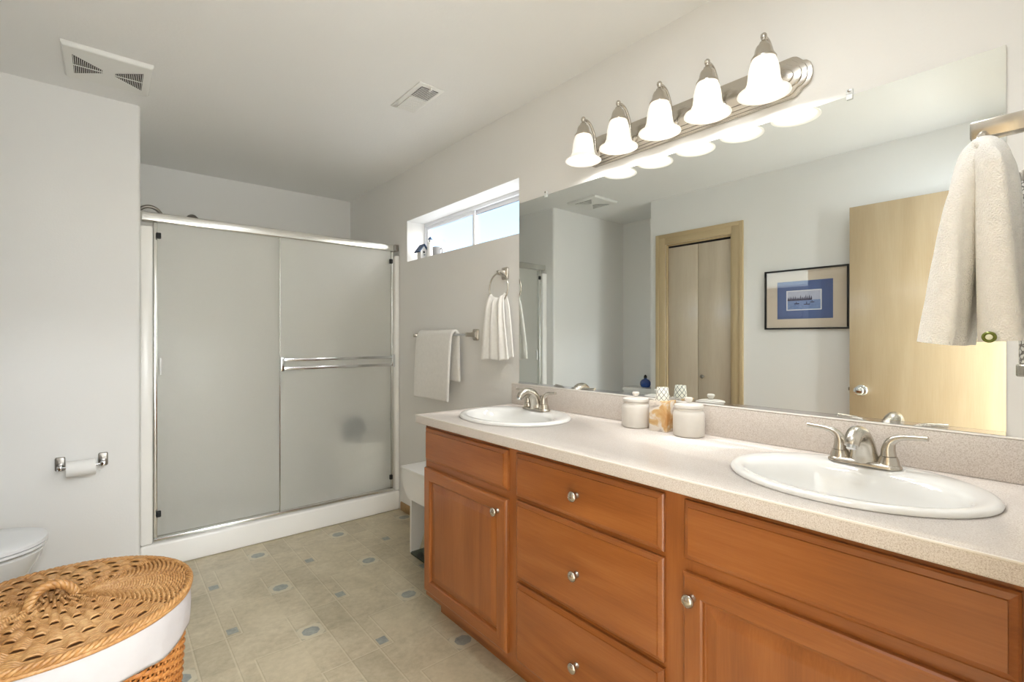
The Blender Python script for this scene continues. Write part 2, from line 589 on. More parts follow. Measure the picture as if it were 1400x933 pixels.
struct(MB().box(XL - 0.5, XL - 0.40, OY0 - 0.2, OY1 + 0.03, 0, HC).build('wall_closet_inside', M['wall']))
DX0, DX1 = -0.275, 0.56                      # doorway in the end wall
mb = MB()
mb.box(XL - 0.12, DX0, -0.08, YE, 0, HC).box(DX1, W + 0.02, -0.08, YE, 0, HC).box(DX0, DX1, -0.08, YE, 2.06, HC)
struct(mb.build('wall_end', M['wall']))
# bedroom beyond the doorway (behind the camera)
struct(MB().box(-2.2, 2.2, -3.3, -0.08, -0.05, 0.0).build('floor', M['carpet']))
struct(MB().box(-2.2, 2.2, -3.3, -0.08, HC, HC + 0.06).build('ceiling', M['ceiling']))
mb = MB()
mb.box(2.2, 2.3, -3.3, -0.08, 0, 0.8).box(2.2, 2.3, -3.3, -0.08, 2.1, HC).box(2.2, 2.3, -3.3, -2.6, 0.8, 2.1).box(2.2, 2.3, -0.9, -0.08, 0.8, 2.1)
struct(mb.build('wall_bedroom_right', M['wall']))
struct(MB().box(-2.3, -2.2, -3.3, -0.08, 0, HC).build('wall_bedroom_left', M['wall']))
struct(MB().box(-2.3, 2.3, -3.4, -3.3, 0, HC).build('wall_bedroom_back', M['wall']))
mb = MB()
mb.box(-2.2, XL - 0.12, -0.08, -0.0, 0, HC).box(W + 0.02, 2.2, -0.08, -0.0, 0, HC)
struct(mb.build('wall_bedroom_front', M['wall']))

# baseboards (oak, low)
def baseboard(name, x0, x1, y0, y1):
    struct(MB().box(x0, x1, y0, y1, 0, 0.062).build(name, M['baseboard'], bevel=0.004))
baseboard('baseboard_right', W - 0.011, W, 1.915, 3.20)
baseboard('baseboard_left', XL, XL + 0.011, YE, OY0 - 0.09)
baseboard('baseboard_nook', XN, XN + 0.011, YC, YT)

# transom window in the vanity wall
wf = MB()
xa, xb = W + 0.137, W + 0.178
t = 0.022
wf.box(xa, xb, WY0, WY1, WZ0, WZ0 + t).box(xa, xb, WY0, WY1, WZ1 - t, WZ1).box(xa, xb, WY0, WY0 + t, WZ0 + t, WZ1 - t).box(xa, xb, WY1 - t, WY1, WZ0 + t, WZ1 - t)
win = struct(wf.build('window_1', M['vinyl'], loc=(xa, 2.5, WZ0), bevel=0.002))
ym = 2.505
def sash(y0, y1, x0, x1, nm):
    m_ = MB(); s_ = 0.024
    z0, z1 = WZ0 + t, WZ1 - t
    m_.box(x0, x1, y0, y1, z0, z0 + s_).box(x0, x1, y0, y1, z1 - s_, z1).box(x0, x1, y0, y0 + s_, z0 + s_, z1 - s_).box(x0, x1, y1 - s_, y1, z0 + s_, z1 - s_)
    o = m_.build('window_sash', M['vinyl'], win, bevel=0.002)
    MB().box((x0 + x1) / 2 - 0.002, (x0 + x1) / 2 + 0.002, y0 + s_, y1 - s_, z0 + s_, z1 - s_).build('window_pane', M['window_glass'], o)
sash(ym - 0.012, WY1 - t, xa + 0.006, xa + 0.020, 'far')
sash(WY0 + t, ym + 0.020, xa + 0.022, xa + 0.036, 'near')
# bedroom window frame
mb = MB()
mb.box(2.2, 2.26, -2.6, -0.9, 0.8, 0.85).box(2.2, 2.26, -2.6, -0.9, 2.05, 2.1).box(2.2, 2.26, -2.6, -2.55, 0.85, 2.05).box(2.2, 2.26, -0.95, -0.9, 0.85, 2.05)
struct(mb.build('window_2', M['vinyl'], bevel=0.004))

# bifold closet door with birch casing
tr = MB()
def casing(mbx, y0, y1, z0, z1):
    mbx.box(XL, XL + 0.012, y0, y1, z0, z1)
cw = 0.088
tr.box(XL, XL + 0.013, OY0 - cw, OY0 + 0.0, 0, OZ + cw, 0).box(XL, XL + 0.013, OY1, OY1 + cw, 0, OZ + cw, 0)
tr.box(XL, XL + 0.013, OY0, OY1, OZ, OZ + cw, 1)
tr.box(XL + 0.013, XL + 0.018, OY0 - cw, OY0 - cw + 0.03, 0, OZ + cw, 0).box(XL + 0.013, XL + 0.018, OY1 + cw - 0.03, OY1 + cw, 0, OZ + cw, 0)
tr.box(XL + 0.013, XL + 0.018, OY0 - cw + 0.03, OY1 + cw - 0.03, OZ + cw - 0.03, OZ + cw, 1)
tr.box(XL - 0.11, XL, OY0, OY0 + 0.014, 0, OZ, 0).box(XL - 0.11, XL, OY1 - 0.014, OY1, 0, OZ, 0).box(XL - 0.11, XL, OY0 + 0.014, OY1 - 0.014, OZ - 0.014, OZ, 1)
struct(tr.build('trim_1', [M['trim_wood'], M['trim_wood_h']], bevel=0.003))
bd = thing('door_2', (XL - 0.03, 2.03, 0), 'x', 'x')
del bd['label']; del bd['category']; struct(bd)
for (a, b) in ((OY0 + 0.018, 2.0295), (2.0325, OY1 - 0.018)):
    MB().box(XL - 0.045, XL - 0.015, a, b, 0.012, OZ - 0.030).build('bifold_leaf', M['door_wood'], bd, bevel=0.002)
MB().box(XL - 0.040, XL - 0.022, OY0 + 0.016, OY1 - 0.016, OZ - 0.026, OZ - 0.014).build('door_track', M['dark'], bd)
kb = MB().lathe([(0.007, 0), (0.007, 0.014), (0.014, 0.020), (0.0165, 0.026), (0.013, 0.033), (0.003, 0.035)], (XL - 0.015, 1.985, 0.938), 'x', 20)
kb.build('door_knob', M['nickel_dark'], bd, smooth=True)

# entry door, standing open against the left wall, and its jambs
ed = thing('door_1', (-0.24, 0.07, 0), 'x', 'x')
del ed['label']; del ed['category']; struct(ed)
MB().box(-0.26, -0.225, 0.075, 0.942, 0.012, 2.045).build('door_slab', M['entry_wood'], ed, bevel=0.002)
dk = MB()
dk.lathe([(0.032, 0), (0.032, 0.005), (0.026, 0.010), (0.013, 0.014), (0.012, 0.030), (0.022, 0.038), (0.0275, 0.050), (0.026, 0.060), (0.018, 0.067), (0.003, 0.069)], (-0.225, 0.880, 0.930), 'x', 28)
dk.build('door_knob', M['chrome'], ed, smooth=True)
MB().lathe([(0.030, 0), (0.030, -0.005), (0.013, -0.012), (0.012, -0.028), (0.024, -0.04), (0.024, -0.052), (0.003, -0.058)], (-0.26, 0.880, 0.930), 'x', 24).build('door_knob', M['chrome'], ed, smooth=True)
MB().box(-0.250, -0.236, 0.942, 0.952, 0.922, 0.944).build('latch_bolt', M['nickel_dark'], ed, bevel=0.003)
MB().box(-0.275, -0.262, -0.08, YE, 0, 2.06).box(0.547, 0.56, -0.08, YE, 0, 2.06).box(-0.262, 0.547, -0.08, YE, 2.047, 2.06)
tr = MB().box(DX0, DX0 + 0.012, -0.08, YE, 0, 2.06).box(DX1 - 0.012, DX1, -0.08, YE, 0, 2.06).box(DX0 + 0.012, DX1 - 0.012, -0.08, YE, 2.048, 2.06)
struct(tr.build('trim_2', M['trim_wood']))

# ------------------------------------------------------------------ shower
SY = 3.22
sh = thing('shower_stall', (0.89, 3.7, 0), 'white acrylic shower surround with a raised curb in the back alcove', 'shower')
# pan with curb
pan = MB()
pan.box(0.137, W - 0.002, SY, SY + 0.10, 0, 0.135)
pan.box(0.137, W - 0.002, SY + 0.10, YB - 0.002, 0, 0.05)
pan.build('shower_pan', M['acrylic'], sh, bevel=0.012, bseg=3)
sw = MB()
zt = 1.845
sw.box(0.137, 0.165, SY + 0.102, YB - 0.002, 0.052, zt).box(W - 0.030, W - 0.002, SY + 0.102, YB - 0.002, 0.052, zt).box(0.167, W - 0.032, YB - 0.03, YB - 0.002, 0.052, zt)
sw.build('wall_surround', M['acrylic'], sh, bevel=0.006)
for fx0, fx1 in ((0.137, 0.192), (1.603, W - 0.002)):
    MB().box(fx0, fx1, SY + 0.004, SY + 0.10, 0.137, zt).build('front_flange', M['acrylic'], sh, bevel=0.010, bseg=3)
seat = MB()
seat.prism([(1.607, YB - 0.034), (1.607, 3.36)] + [(1.607 - 0.30 * sin(radians(a)), 3.60 - 0.24 * cos(radians(a))) for a in range(10, 90, 10)] + [(1.307, 3.60), (1.307, YB - 0.034)], 'z', 0.052, 0.47)
seat.build('corner_seat', M['acrylic'], sh, bevel=0.015, bseg=3)

sd = thing('shower_door', (0.89, SY + 0.06, 0.135), 'sliding shower door with two frosted glass panels in a bright metal frame', 'shower door')
hd = MB().box(0.139, W - 0.036, SY + 0.022, SY + 0.078, 1.874, 1.925).build('header_rail', M['aluminium'], sd, bevel=0.008, bseg=3)
MB().box(1.604, W - 0.004, SY + 0.018, SY + 0.082, 1.880, 1.925).build('header_end_cap', M['nickel_dark'], sd, bevel=0.003)
MB().box(0.194, 0.212, SY + 0.024, SY + 0.076, 0.160, 1.872).build('side_jamb', M['aluminium'], sd, bevel=0.004)
MB().box(1.584, 1.602, SY + 0.024, SY + 0.076, 0.160, 1.872).build('side_jamb', M['aluminium'], sd, bevel=0.004)
MB().box(0.194, 1.602, SY + 0.020, SY + 0.080, 0.137, 0.158).build('bottom_track', M['aluminium'], sd, bevel=0.005)
gp = MB().box(0.214, 0.948, SY + 0.056, SY + 0.061, 0.162, 1.880).build('glass_panel', M['frosted'], sd)
part_label(gp, 'frosted inner panel on the left')
MB().box(0.222, 0.232, SY + 0.036, SY + 0.054, 1.045, 1.135).build('pull_handle', M['white_paint'], gp, bevel=0.003)
gp2 = MB().box(0.836, 1.580, SY + 0.036, SY + 0.041, 0.162, 1.880).build('glass_panel', M['frosted'], sd)
part_label(gp2, 'frosted outer panel on the right, carrying the towel bar')
MB().box(0.831, 0.836, SY + 0.034, SY + 0.043, 0.160, 1.874).build('panel_edge', M['aluminium'], gp2)
for zz in (1.054, 1.108):
    MB().box(0.846, 1.580, SY + 0.004, SY + 0.010, zz - 0.009, zz + 0.009).build('towel_bar', M['chrome'], gp2, bevel=0.003)
for xx in (0.830, 1.578):
    MB().box(xx, xx + 0.022, SY - 0.001, SY + 0.034, 1.036, 1.128).build('bar_bracket', M['chrome'], gp2, bevel=0.004)
for (x0, zz) in ((0.206, 1.80), (0.206, 0.29), (1.566, 1.80), (1.566, 0.24)):
    MB().prism(rrect(x0 + 0.011, SY + 0.020, 0.011, 0.010, 0.006, 3), 'z', zz - 0.016, zz + 0.016).build('bumper', M['black'], sd, bevel=0.003)

sh_ = thing('hand_shower', (0.137, 3.72, 2.03), 'dark chrome hand shower and curved arm peeking over the shower door header', 'shower head')
MB().lathe([(0.03, 0), (0.028, 0.008), (0.012, 0.012)], (0.137, 3.72, 2.02), 'x', 24).build('wall_flange', M['nickel_dark'], sh_, smooth=True)
MB().tube(smoothpath([(0.140, 3.72, 2.02), (0.18, 3.72, 2.05), (0.215, 3.72, 2.055), (0.25, 3.72, 2.035), (0.275, 3.72, 1.99)]), 0.011, 12).build('shower_arm', M['nickel_dark'], sh_, smooth=True)
MB().tube(smoothpath([(0.275, 3.72, 1.99), (0.32, 3.72, 1.985), (0.39, 3.72, 2.01)]), [0.013] * 13, 12).build('spray_handle', M['nickel_dark'], sh_, smooth=True)
hdm = MB()
hdm.lathe([(0.012, 0.03), (0.024, 0.022), (0.040, 0.004), (0.042, -0.008), (0.038, -0.012)], (0.425, 3.72, 2.012), 'z', 28)
hdm.build('spray_face', M['nickel_dark'], sh_, smooth=True)

pouf = MB()
rings = []
for i in range(13):
    th = pi * (i + 0.4) / 12.8
    rings.append([(1.453 + 0.088 * sin(th) * (1 + 0.06 * sin(9 * a + i)) * cos(a), 3.62 + 0.088 * sin(th) * (1 + 0.06 * cos(7 * a + 2 * i)) * sin(a), 0.560 + 0.088 * -cos(th)) for a in [2 * pi * j / 30 for j in range(30)]])
pouf.rings(rings)
tag(pouf.build('bath_pouf', M['green_sponge'], loc=(1.453, 3.62, 0.47), smooth=True, angle=180), 'dark green round bath pouf blurred behind the right frosted glass panel', 'bath sponge')

# ------------------------------------------------------------------ vanity cabinet
F = 1.08; FB = 1.10
van = thing('vanity_cabinet', (1.35, 0.97, 0), 'honey-stained wooden double vanity cabinet with panelled doors and three centre drawers', 'cabinet')
car = MB()
z0, z1 = 0.095, 0.863
yv0, yv1 = YE + 0.003, 1.910
# carcass: sides, bottom, back; face frame of stiles and rails
car.box(FB + 0.02, W - 0.012, yv0, yv0 + 0.018, z0, z1).box(FB + 0.02, W - 0.012, yv1 - 0.018, yv1, z0, z1)
car.box(FB + 0.02, W - 0.012, yv0 + 0.018, yv1 - 0.018, z0, z0 + 0.018).box(W - 0.012, W - 0.003, yv0, yv1, z0, z1)
car.build('carcass', M['cherry_v'], van)
ff = MB()
st = [(yv0, 0.078), (0.622, 0.712), (1.258, 1.340), (1.868, yv1)]
for a, b in st:
    ff.box(FB, FB + 0.02, a, b, z0, z1, 0)
for i in range(3):
    a, b = st[i][1], st[i + 1][0]
    ff.box(FB, FB + 0.02, a, b, 0.832, z1, 1).box(FB, FB + 0.02, a, b, z0, 0.150, 1)
    if i != 1:
        ff.box(FB, FB + 0.02, a, b, 0.650, 0.725, 1)
    else:
        ff.box(FB, FB + 0.02, a, b, 0.670, 0.715, 1).box(FB, FB + 0.02, a, b, 0.385, 0.430, 1)
ff.build('face_frame', [M['cherry_v'], M['cherry_h']], van)
MB().box(FB + 0.065, FB + 0.078, yv0, yv1 - 0.02, 0.0, 0.0945).build('toe_kick', M['cherry_h'], van)

def profiled(name, y0, y1, za, zb, prof, horizontal, parent, mats):
    """panel facing -X made of nested rectangles: prof = (inset, depth behind the front plane)"""
    m_ = MB()
    R = []
    for ins, dep in prof:
        R.append([(F + dep, y0 + ins, za + ins), (F + dep, y1 - ins, za + ins), (F + dep, y1 - ins, zb - ins), (F + dep, y0 + ins, zb - ins)])
    b = len(m_.v)
    for r_ in R:
        m_.v += r_
    for i in range(len(R) - 1):
        for j in range(4):
            j2 = (j + 1) % 4
            m_.f.append((i * 4 + j, i * 4 + j2, i * 4 + 4 + j2, i * 4 + 4 + j))
            # rails (bottom/top) take horizontal grain within the frame, stiles vertical
            inside = prof[i][0] > 0.055
            m_.mi.append(1 if (horizontal or (j in (0, 2) and not inside)) else 0)
    k = (len(R) - 1) * 4
    m_.f.append((k, k + 1, k + 2, k + 3)); m_.mi.append(1 if horizontal else 0)
    m_.f.append((3, 2, 1, 0)); m_.mi.append(0)
    return m_.build(name, mats, parent)
WOOD2 = [M['cherry_v'], M['cherry_h']]
DOORP = [(0, 0.0195), (0, 0.008), (0.003, 0.003), (0.009, 0.0), (0.048, 0.0), (0.053, 0.003), (0.055, 0.010), (0.060, 0.0105), (0.064, 0.009), (0.086, 0.0035), (0.090, 0.003)]
DRAWP = [(0, 0.0195), (0, 0.010), (0.004, 0.007), (0.014, 0.0035), (0.015, 0.0), (0.018, 0.0)]
def knob(y, z, parent, name='knob'):
    m_ = MB()
    m_.lathe([(0.0095, 0.001), (0.0095, -0.003), (0.006, -0.006), (0.0058, -0.014), (0.0095, -0.018), (0.0155, -0.0205), (0.0162, -0.024), (0.0142, -0.0262), (0.0125, -0.0258), (0.011, -0.0275), (0.006, -0.0295), (0.001, -0.030)], (F, y, z), 'x', 28)
    m_.build(name, M['nickel'], parent, smooth=True, angle=60)
d = profiled('door', 1.323, 1.900, 0.125, 0.670, DOORP, False, van, WOOD2); knob(1.367, 0.622, d)
d = profiled('door', 0.066, 0.641, 0.125, 0.670, DOORP, False, van, WOOD2); knob(0.612, 0.617, d)
profiled('false_drawer_front', 1.323, 1.895, 0.702, 0.846, DRAWP, True, van, WOOD2)
profiled('false_drawer_front', 0.066, 0.639, 0.702, 0.846, DRAWP, True, van, WOOD2)
for (za, zb, kz) in ((0.697, 0.846, 0.772), (0.413, 0.682, 0.535), (0.125, 0.397, 0.262)):
    d = profiled('drawer', 0.696, 1.275, za, zb, DRAWP, True, van, WOOD2)
    knob(0.985, kz, d)

# countertop with cut-outs for the two basins, and backsplash
ZC = 0.903
CX0 = 1.060
SINKS = [(1.355, 1.600), (1.355, 0.368)]
SA, SB = 0.262, 0.222     # half length (Y), half width (X)
def top_mesh():
    m_ = MB()
    m_.box(CX0, W - 0.002, YE + 0.002, 1.935, 0.865, ZC)
    return m_
ct = tag(top_mesh().build('countertop', M['laminate'], loc=(1.35, 0.98, 0.865), bevel=0.005, bseg=3), 'long speckled grey-beige laminate countertop over the wooden vanity', 'countertop')
for (sx, sy) in SINKS:
    cut = MB()
    cut.rings([ellipse(sx, sy, 0.80, SB - 0.020, SA - 0.020), ellipse(sx, sy, 0.95, SB - 0.020, SA - 0.020)])
    co = cut.build('cutter', M['dark'])
    md = ct.modifiers.new('cut', 'BOOLEAN'); md.object = co; md.operation = 'DIFFERENCE'; md.solver = 'EXACT'
    dg = bpy.context.evaluated_depsgraph_get()
    nm = bpy.data.meshes.new_from_object(ct.evaluated_get(dg))
    ct.modifiers.clear()
    ct.data = nm
    bpy.data.objects.remove(co)
bs = MB()
bs.box(W - 0.020, W - 0.002, YE + 0.002, 1.935, ZC + 0.0005, 1.006)
bso = bs.build('backsplash', M['laminate'], ct, bevel=0.002)
MB().box(W - 0.0205, W - 0.002, YE + 0.002, 1.9355, 1.0065, 1.0105).build('backsplash_edge', M['highlight_edge'], bso, bevel=0.0015)

MB().box(CX0 - 0.0012, CX0 + 0.004, YE + 0.002, 1.9355, ZC - 0.0035, ZC + 0.0008).build('front_highlight', M['highlight_edge'], ct, bevel=0.0012)  # thin pale strip: painted highlight along the front top edge

def make_sink(sx, sy, label):
    s_ = thing('sink', (sx, sy, ZC), label, 'sink', 'oval drop-in basins')
    n = 72
    def E(cx, z, b, a): return ellipse(cx, sy, z, b, a, n)
    R = [E(sx, ZC + 0.0006, SB - 0.016, SA - 0.016), E(sx, ZC + 0.0006, SB, SA), E(sx, ZC + 0.006, SB + 0.001, SA + 0.001), E(sx, ZC + 0.011, SB - 0.004, SA - 0.004), E(sx, ZC + 0.0135, SB - 0.012, SA - 0.012)]
    cx = sx - 0.040
    R += [E(sx - 0.010, ZC + 0.0125, SB - 0.030, SA - 0.026)]
    prof = [(0.0115, 0.164, 0.226), (0.006, 0.157, 0.218), (-0.006, 0.150, 0.211), (-0.03, 0.143, 0.203), (-0.07, 0.128, 0.182), (-0.105, 0.102, 0.146), (-0.128, 0.064, 0.09), (-0.138, 0.026, 0.03)]
    for i, (h, b, a) in enumerate(prof):
        R.append(E(lerp(sx - 0.026, cx, min(1, i / 2)), ZC + h, b, a))
    # outer underside back up to the rim
    Q = [E(cx, ZC - 0.147, 0.030, 0.034), E(cx, ZC - 0.138, 0.070, 0.098), E(cx, ZC - 0.112, 0.112, 0.156), E(cx, ZC - 0.07, 0.138, 0.192), E(cx, ZC - 0.03, 0.153, 0.213), E(sx - 0.024, ZC - 0.006, 0.170, 0.232)]
    m_ = MB()
    m_.rings(R + Q, False, False, loop=True)
    m_.build('basin', M['porcelain'], s_, smooth=True, angle=75)
    MB().lathe([(0.0255, -0.1395), (0.024, -0.134), (0.014, -0.133), (0.012, -0.138)], (cx, sy, ZC), 'z', 28).build('drain', M['chrome'], s_, smooth=True)
    return s_
make_sink(*SINKS[0], 'white oval basin at the far window end of the countertop')
make_sink(*SINKS[1], 'large white oval basin nearest the camera, in front of the hanging towel')

def make_faucet(x, y, z, label):
    f_ = thing('faucet', (x, y, z), label, 'faucet', 'brushed nickel faucets')
    bp = MB()
    def st_(h, hx, hy):
        return [(x + p[0], y + p[1], z + h) for p in rrect(0, 0, hx, hy, hx * 0.95, 8)]
    bp.rings([st_(0.0005, 0.027, 0.080), st_(0.005, 0.027, 0.080), st_(0.011, 0.023, 0.074), st_(0.014, 0.016, 0.06)])
    bp.build('base_plate', M['nickel'], f_, smooth=True, angle=60)
    sp = MB()
    pth = smoothpath([(x + 0.004, y, z + 0.008), (x - 0.002, y, z + 0.034), (x - 0.014, y, z + 0.062), (x - 0.036, y, z + 0.082), (x - 0.066, y, z + 0.087), (x - 0.092, y, z + 0.075), (x - 0.101, y, z + 0.062)], 5)
    k = len(pth)
    rad = [interp([0, 0.15, 0.35, 0.6, 0.85, 1], [0.031, 0.0265, 0.0225, 0.0185, 0.0155, 0.0140], i / (k - 1)) for i in range(k)]
    sp.tube(pth, rad, 20, up=(1, 0, 0), flat=1.12)
    spo = sp.build('spout', M['nickel'], f_, smooth=True, angle=60)
    MB().tube([(x - 0.1005, y, z + 0.0625), (x - 0.104, y, z + 0.055)], 0.0105, 16).build('aerator', M['chrome'], spo, smooth=True)
    MB().tube([(x + 0.030, y, z + 0.011), (x + 0.030, y, z + 0.05)], 0.003, 10).lathe([(0.003, 0), (0.006, 0.004), (0.006, 0.010), (0.002, 0.013)], (x + 0.030, y, z + 0.05), 'z', 14).build('lift_rod', M['nickel'], f_, smooth=True)
    for s_ in (-1, 1):
        yy = y + s_ * 0.052
        h = MB()
        h.lathe([(0.0235, 0.010), (0.0225, 0.018), (0.0185, 0.030)], (x, yy, z), 'z', 28)
        b_ = h.build('handle_base', M['nickel'], f_, smooth=True)
        h = MB()
        pth = smoothpath([(x, yy, z + 0.0315), (x, yy, z + 0.050), (x, yy + s_ * 0.006, z + 0.068), (x - 0.002, yy + s_ * 0.024, z + 0.080), (x - 0.004, yy + s_ * 0.050, z + 0.084), (x - 0.006, yy + s_ * 0.078, z + 0.086)], 5)
        k = len(pth)
        rad = [interp([0, 0.2, 0.4, 0.6, 0.8, 1], [0.0195, 0.0170, 0.0130, 0.0088, 0.0072, 0.0074], i / (k - 1)) for i in range(k)]
        h.tube(pth, rad, 18, up=(1, 0, 0), flat=0.85)
        h.build('lever_handle', M['nickel'], f_, smooth=True, angle=60)
    return f_
make_faucet(1.508, 1.625, ZC + 0.0128, 'brushed nickel two-handle faucet on the far basin near the window')
make_faucet(1.508, 0.375, ZC + 0.0128, 'brushed nickel two-handle faucet on the nearest basin')

# ------------------------------------------------------------------ things on the counter
def make_jar(x, y, label):
    j = thing('ceramic_jar', (x, y, ZC), label, 'jar', 'lidded ceramic jars')
    MB().lathe([(0.044, 0.0005), (0.050, 0.003), (0.0525, 0.010), (0.053, 0.05), (0.0528, 0.076), (0.050, 0.085), (0.0455, 0.089), (0.0455, 0.097)], (x, y, ZC), 'z', 48).build('jar_body', M['jar'], j, smooth=True)
    l = MB().lathe([(0.044, 0.0975), (0.0485, 0.0985), (0.0495, 0.103), (0.0475, 0.109), (0.036, 0.112), (0.012, 0.1135), (0.008, 0.116)], (x, y, ZC), 'z', 48).build('jar_lid', M['jar'], j, smooth=True)
    MB().lathe([(0.007, 0.1165), (0.008, 0.119), (0.0125, 0.124), (0.0135, 0.130), (0.011, 0.134), (0.002, 0.135)], (x, y, ZC), 'z', 24).build('lid_knob', M['jar'], l, smooth=True)
make_jar(1.561, 1.119, 'white lidded ceramic jar on the far side of the marble box')
make_jar(1.557, 0.896, 'white lidded ceramic jar on the near side of the marble box')
bx, by, bh = 1.573, 1.010, 0.112
ang = radians(4)
def rot2(p):
    return (bx + p[0] * cos(ang) - p[1] * sin(ang), by + p[0] * sin(ang) + p[1] * cos(ang))
mb = MB()
outer = [rot2(p) for p in rrect(0, 0, 0.036, 0.036, 0.004, 3)]
inner = [rot2(p) for p in rrect(0, 0, 0.0275, 0.0275, 0.024, 3)]
def zz(poly, h): return [(p[0], p[1], ZC + h) for p in poly]
mb.rings([zz(outer, 0.0005), zz(outer, bh), zz(inner, bh), zz(inner, bh - 0.06)], True, True)
tag(mb.build('marble_box', M['marble'], loc=(bx, by, ZC), bevel=0.0012), 'square amber-veined marble cup holder between the two white jars', 'holder')
cup = MB()
cz = ZC + bh - 0.012
cup.lathe([(0.0258, 0.0), (0.0258, 0.002), (0.0205, 0.058), (0.0195, 0.059), (0.0185, 0.056), (0.001, 0.056)], (bx, by, cz), 'z', 40, cap0=False)
tag(cup.build('paper_cup', M['lattice'], loc=(bx, by, cz), smooth=True), 'upturned paper cup with a grey lattice pattern on the marble holder', 'cup')

# ------------------------------------------------------------------ mirror
mir = thing('wall_mirror', (W - 0.003, 1.0, 1.012), 'large frameless mirror on the wall above the vanity', 'mirror')
MB().box(W - 0.006, W - 0.0005, 0.125, 1.889, 1.017, 1.939).build('mirror_glass', M['mirror'], mir)
MB().box(W - 0.010, W - 0.0068, 0.125, 1.889, 1.0115, 1.020).build('bottom_channel', M['chrome'], mir)
for yy in (1.690, 0.440):
    m_ = MB().box(W - 0.011, W - 0.0065, yy - 0.008, yy + 0.008, 1.927, 1.943).box(W - 0.011, W - 0.0005, yy - 0.008, yy + 0.008, 1.943, 1.958)
    cl = m_.build('mirror_clip', M['clip'], mir, bevel=0.002)
    MB().lathe([(0.004, 0.0), (0.004, -0.002), (0.001, -0.0025)], (W - 0.0112, yy, 1.951), 'x', 14).build('clip_screw', M['nickel_dark'], cl, smooth=True)

# ------------------------------------------------------------------ vanity light
LY = [1.343, 1.164, 0.983, 0.804, 0.626]
LX = 1.512
vl = thing('vanity_light', (W, 0.985, 2.05), 'five-shade brushed nickel vanity light bar above the mirror', 'light')
def plate(hy, hz, notch, x0, x1, mbx):
    pts = []
    half = []
    e = 0.055
    # ogee end: straight, step in, round nose
    half = [(hy - e, hz), (hy - e * 0.80, hz * 0.93), (hy - e * 0.62, hz * 0.78), (hy - e * 0.5, hz * 0.66), (hy - e * 0.3, hz * 0.60), (hy - e * 0.12, hz * 0.45), (hy - e * 0.02, hz * 0.22), (hy, 0)]
    right = half + [(a, -b) for a, b in reversed(half[:-1])]
    poly = right + [(-a, -b) for a, b in right]
    return mbx.prism([(0.985 + a, 2.052 + b) for a, b in poly], 'x', x0, x1)
pm = MB()
plate(0.452, 0.064, 0, W - 0.012, W - 0.0005, pm)
plate(0.440, 0.056, 0, W - 0.018, W - 0.012, pm)
plate(0.426, 0.046, 0, W - 0.025, W - 0.018, pm)
plate(0.404, 0.033, 0, W - 0.031, W - 0.025, pm)
pm.build('back_plate', M['nickel'], vl, bevel=0.0025)
for yy in LY:
    pth = smoothpath([(W - 0.030, yy, 2.030), (W - 0.046, yy, 2.034), (W - 0.052, yy, 2.060), (W - 0.058, yy, 2.100), (W - 0.082, yy, 2.138), (LX + 0.02, yy, 2.150), (LX, yy, 2.144)], 6)
    arm = MB().tube(pth, 0.0055, 12).lathe([(0.017, 0), (0.016, -0.006), (0.008, -0.010)], (W - 0.031, yy, 2.035), 'x', 20).build('lamp_arm', M['nickel'], vl, smooth=True)
    cp = MB().lathe([(0.0345, 2.080), (0.035, 2.084), (0.031, 2.090), (0.026, 2.100), (0.0235, 2.112), (0.020, 2.120), (0.0135, 2.126), (0.0115, 2.132), (0.009, 2.134), (0.006, 2.138), (0.0075, 2.142), (0.0095, 2.148), (0.0085, 2.155), (0.005, 2.159), (0.001, 2.160)], (LX, yy, 0), 'z', 32).build('socket_cap', M['nickel'], arm, smooth=True, angle=70)
    sm_ = MB()
    prof = [(0.0300, 2.086), (0.0335, 2.078), (0.0385, 2.064), (0.0425, 2.045), (0.0440, 2.028), (0.0460, 2.012), (0.0520, 1.997)]
    lip = [(0.0520, 1.997), (0.0610, 1.987), (0.0725, 1.980), (0.0735, 1.977), (0.0715, 1.976), (0.0600, 1.982)]
    inn = [(0.0600, 1.982), (0.0500, 1.993), (0.0430, 2.012), (0.0410, 2.030), (0.0390, 2.047), (0.0340, 2.066), (0.0285, 2.082)]
    sm_.lathe(prof, (LX, yy, 0), 'z', 40, 0, cap0=False, cap1=False)
    sm_.lathe(lip, (LX, yy, 0), 'z', 40, 1, cap0=False, cap1=False)
    sm_.lathe(inn, (LX, yy, 0), 'z', 40, 0, cap0=False, cap1=False)
    sm_.build('lamp_shade', [M['shade'], M['shade_rim']], arm, smooth=True, angle=80)
    MB().lathe([(0.010, 2.078), (0.013, 2.062), (0.022, 2.040), (0.024, 2.026), (0.018, 2.012), (0.004, 2.006)], (LX, yy, 0), 'z', 20).build('light_bulb', M['bulb'], arm, smooth=True)
    ld = bpy.data.lights.new('lamp_light', 'AREA')
    ld.shape = 'DISK'; ld.size = 0.10
    ld.energy = LAMP_POWER; ld.color = LAMP_COLOR
    lo = bpy.data.objects.new('lamp_light', ld)
    lo.location = (LX, yy, 1.990)
    COL.objects.link(lo)

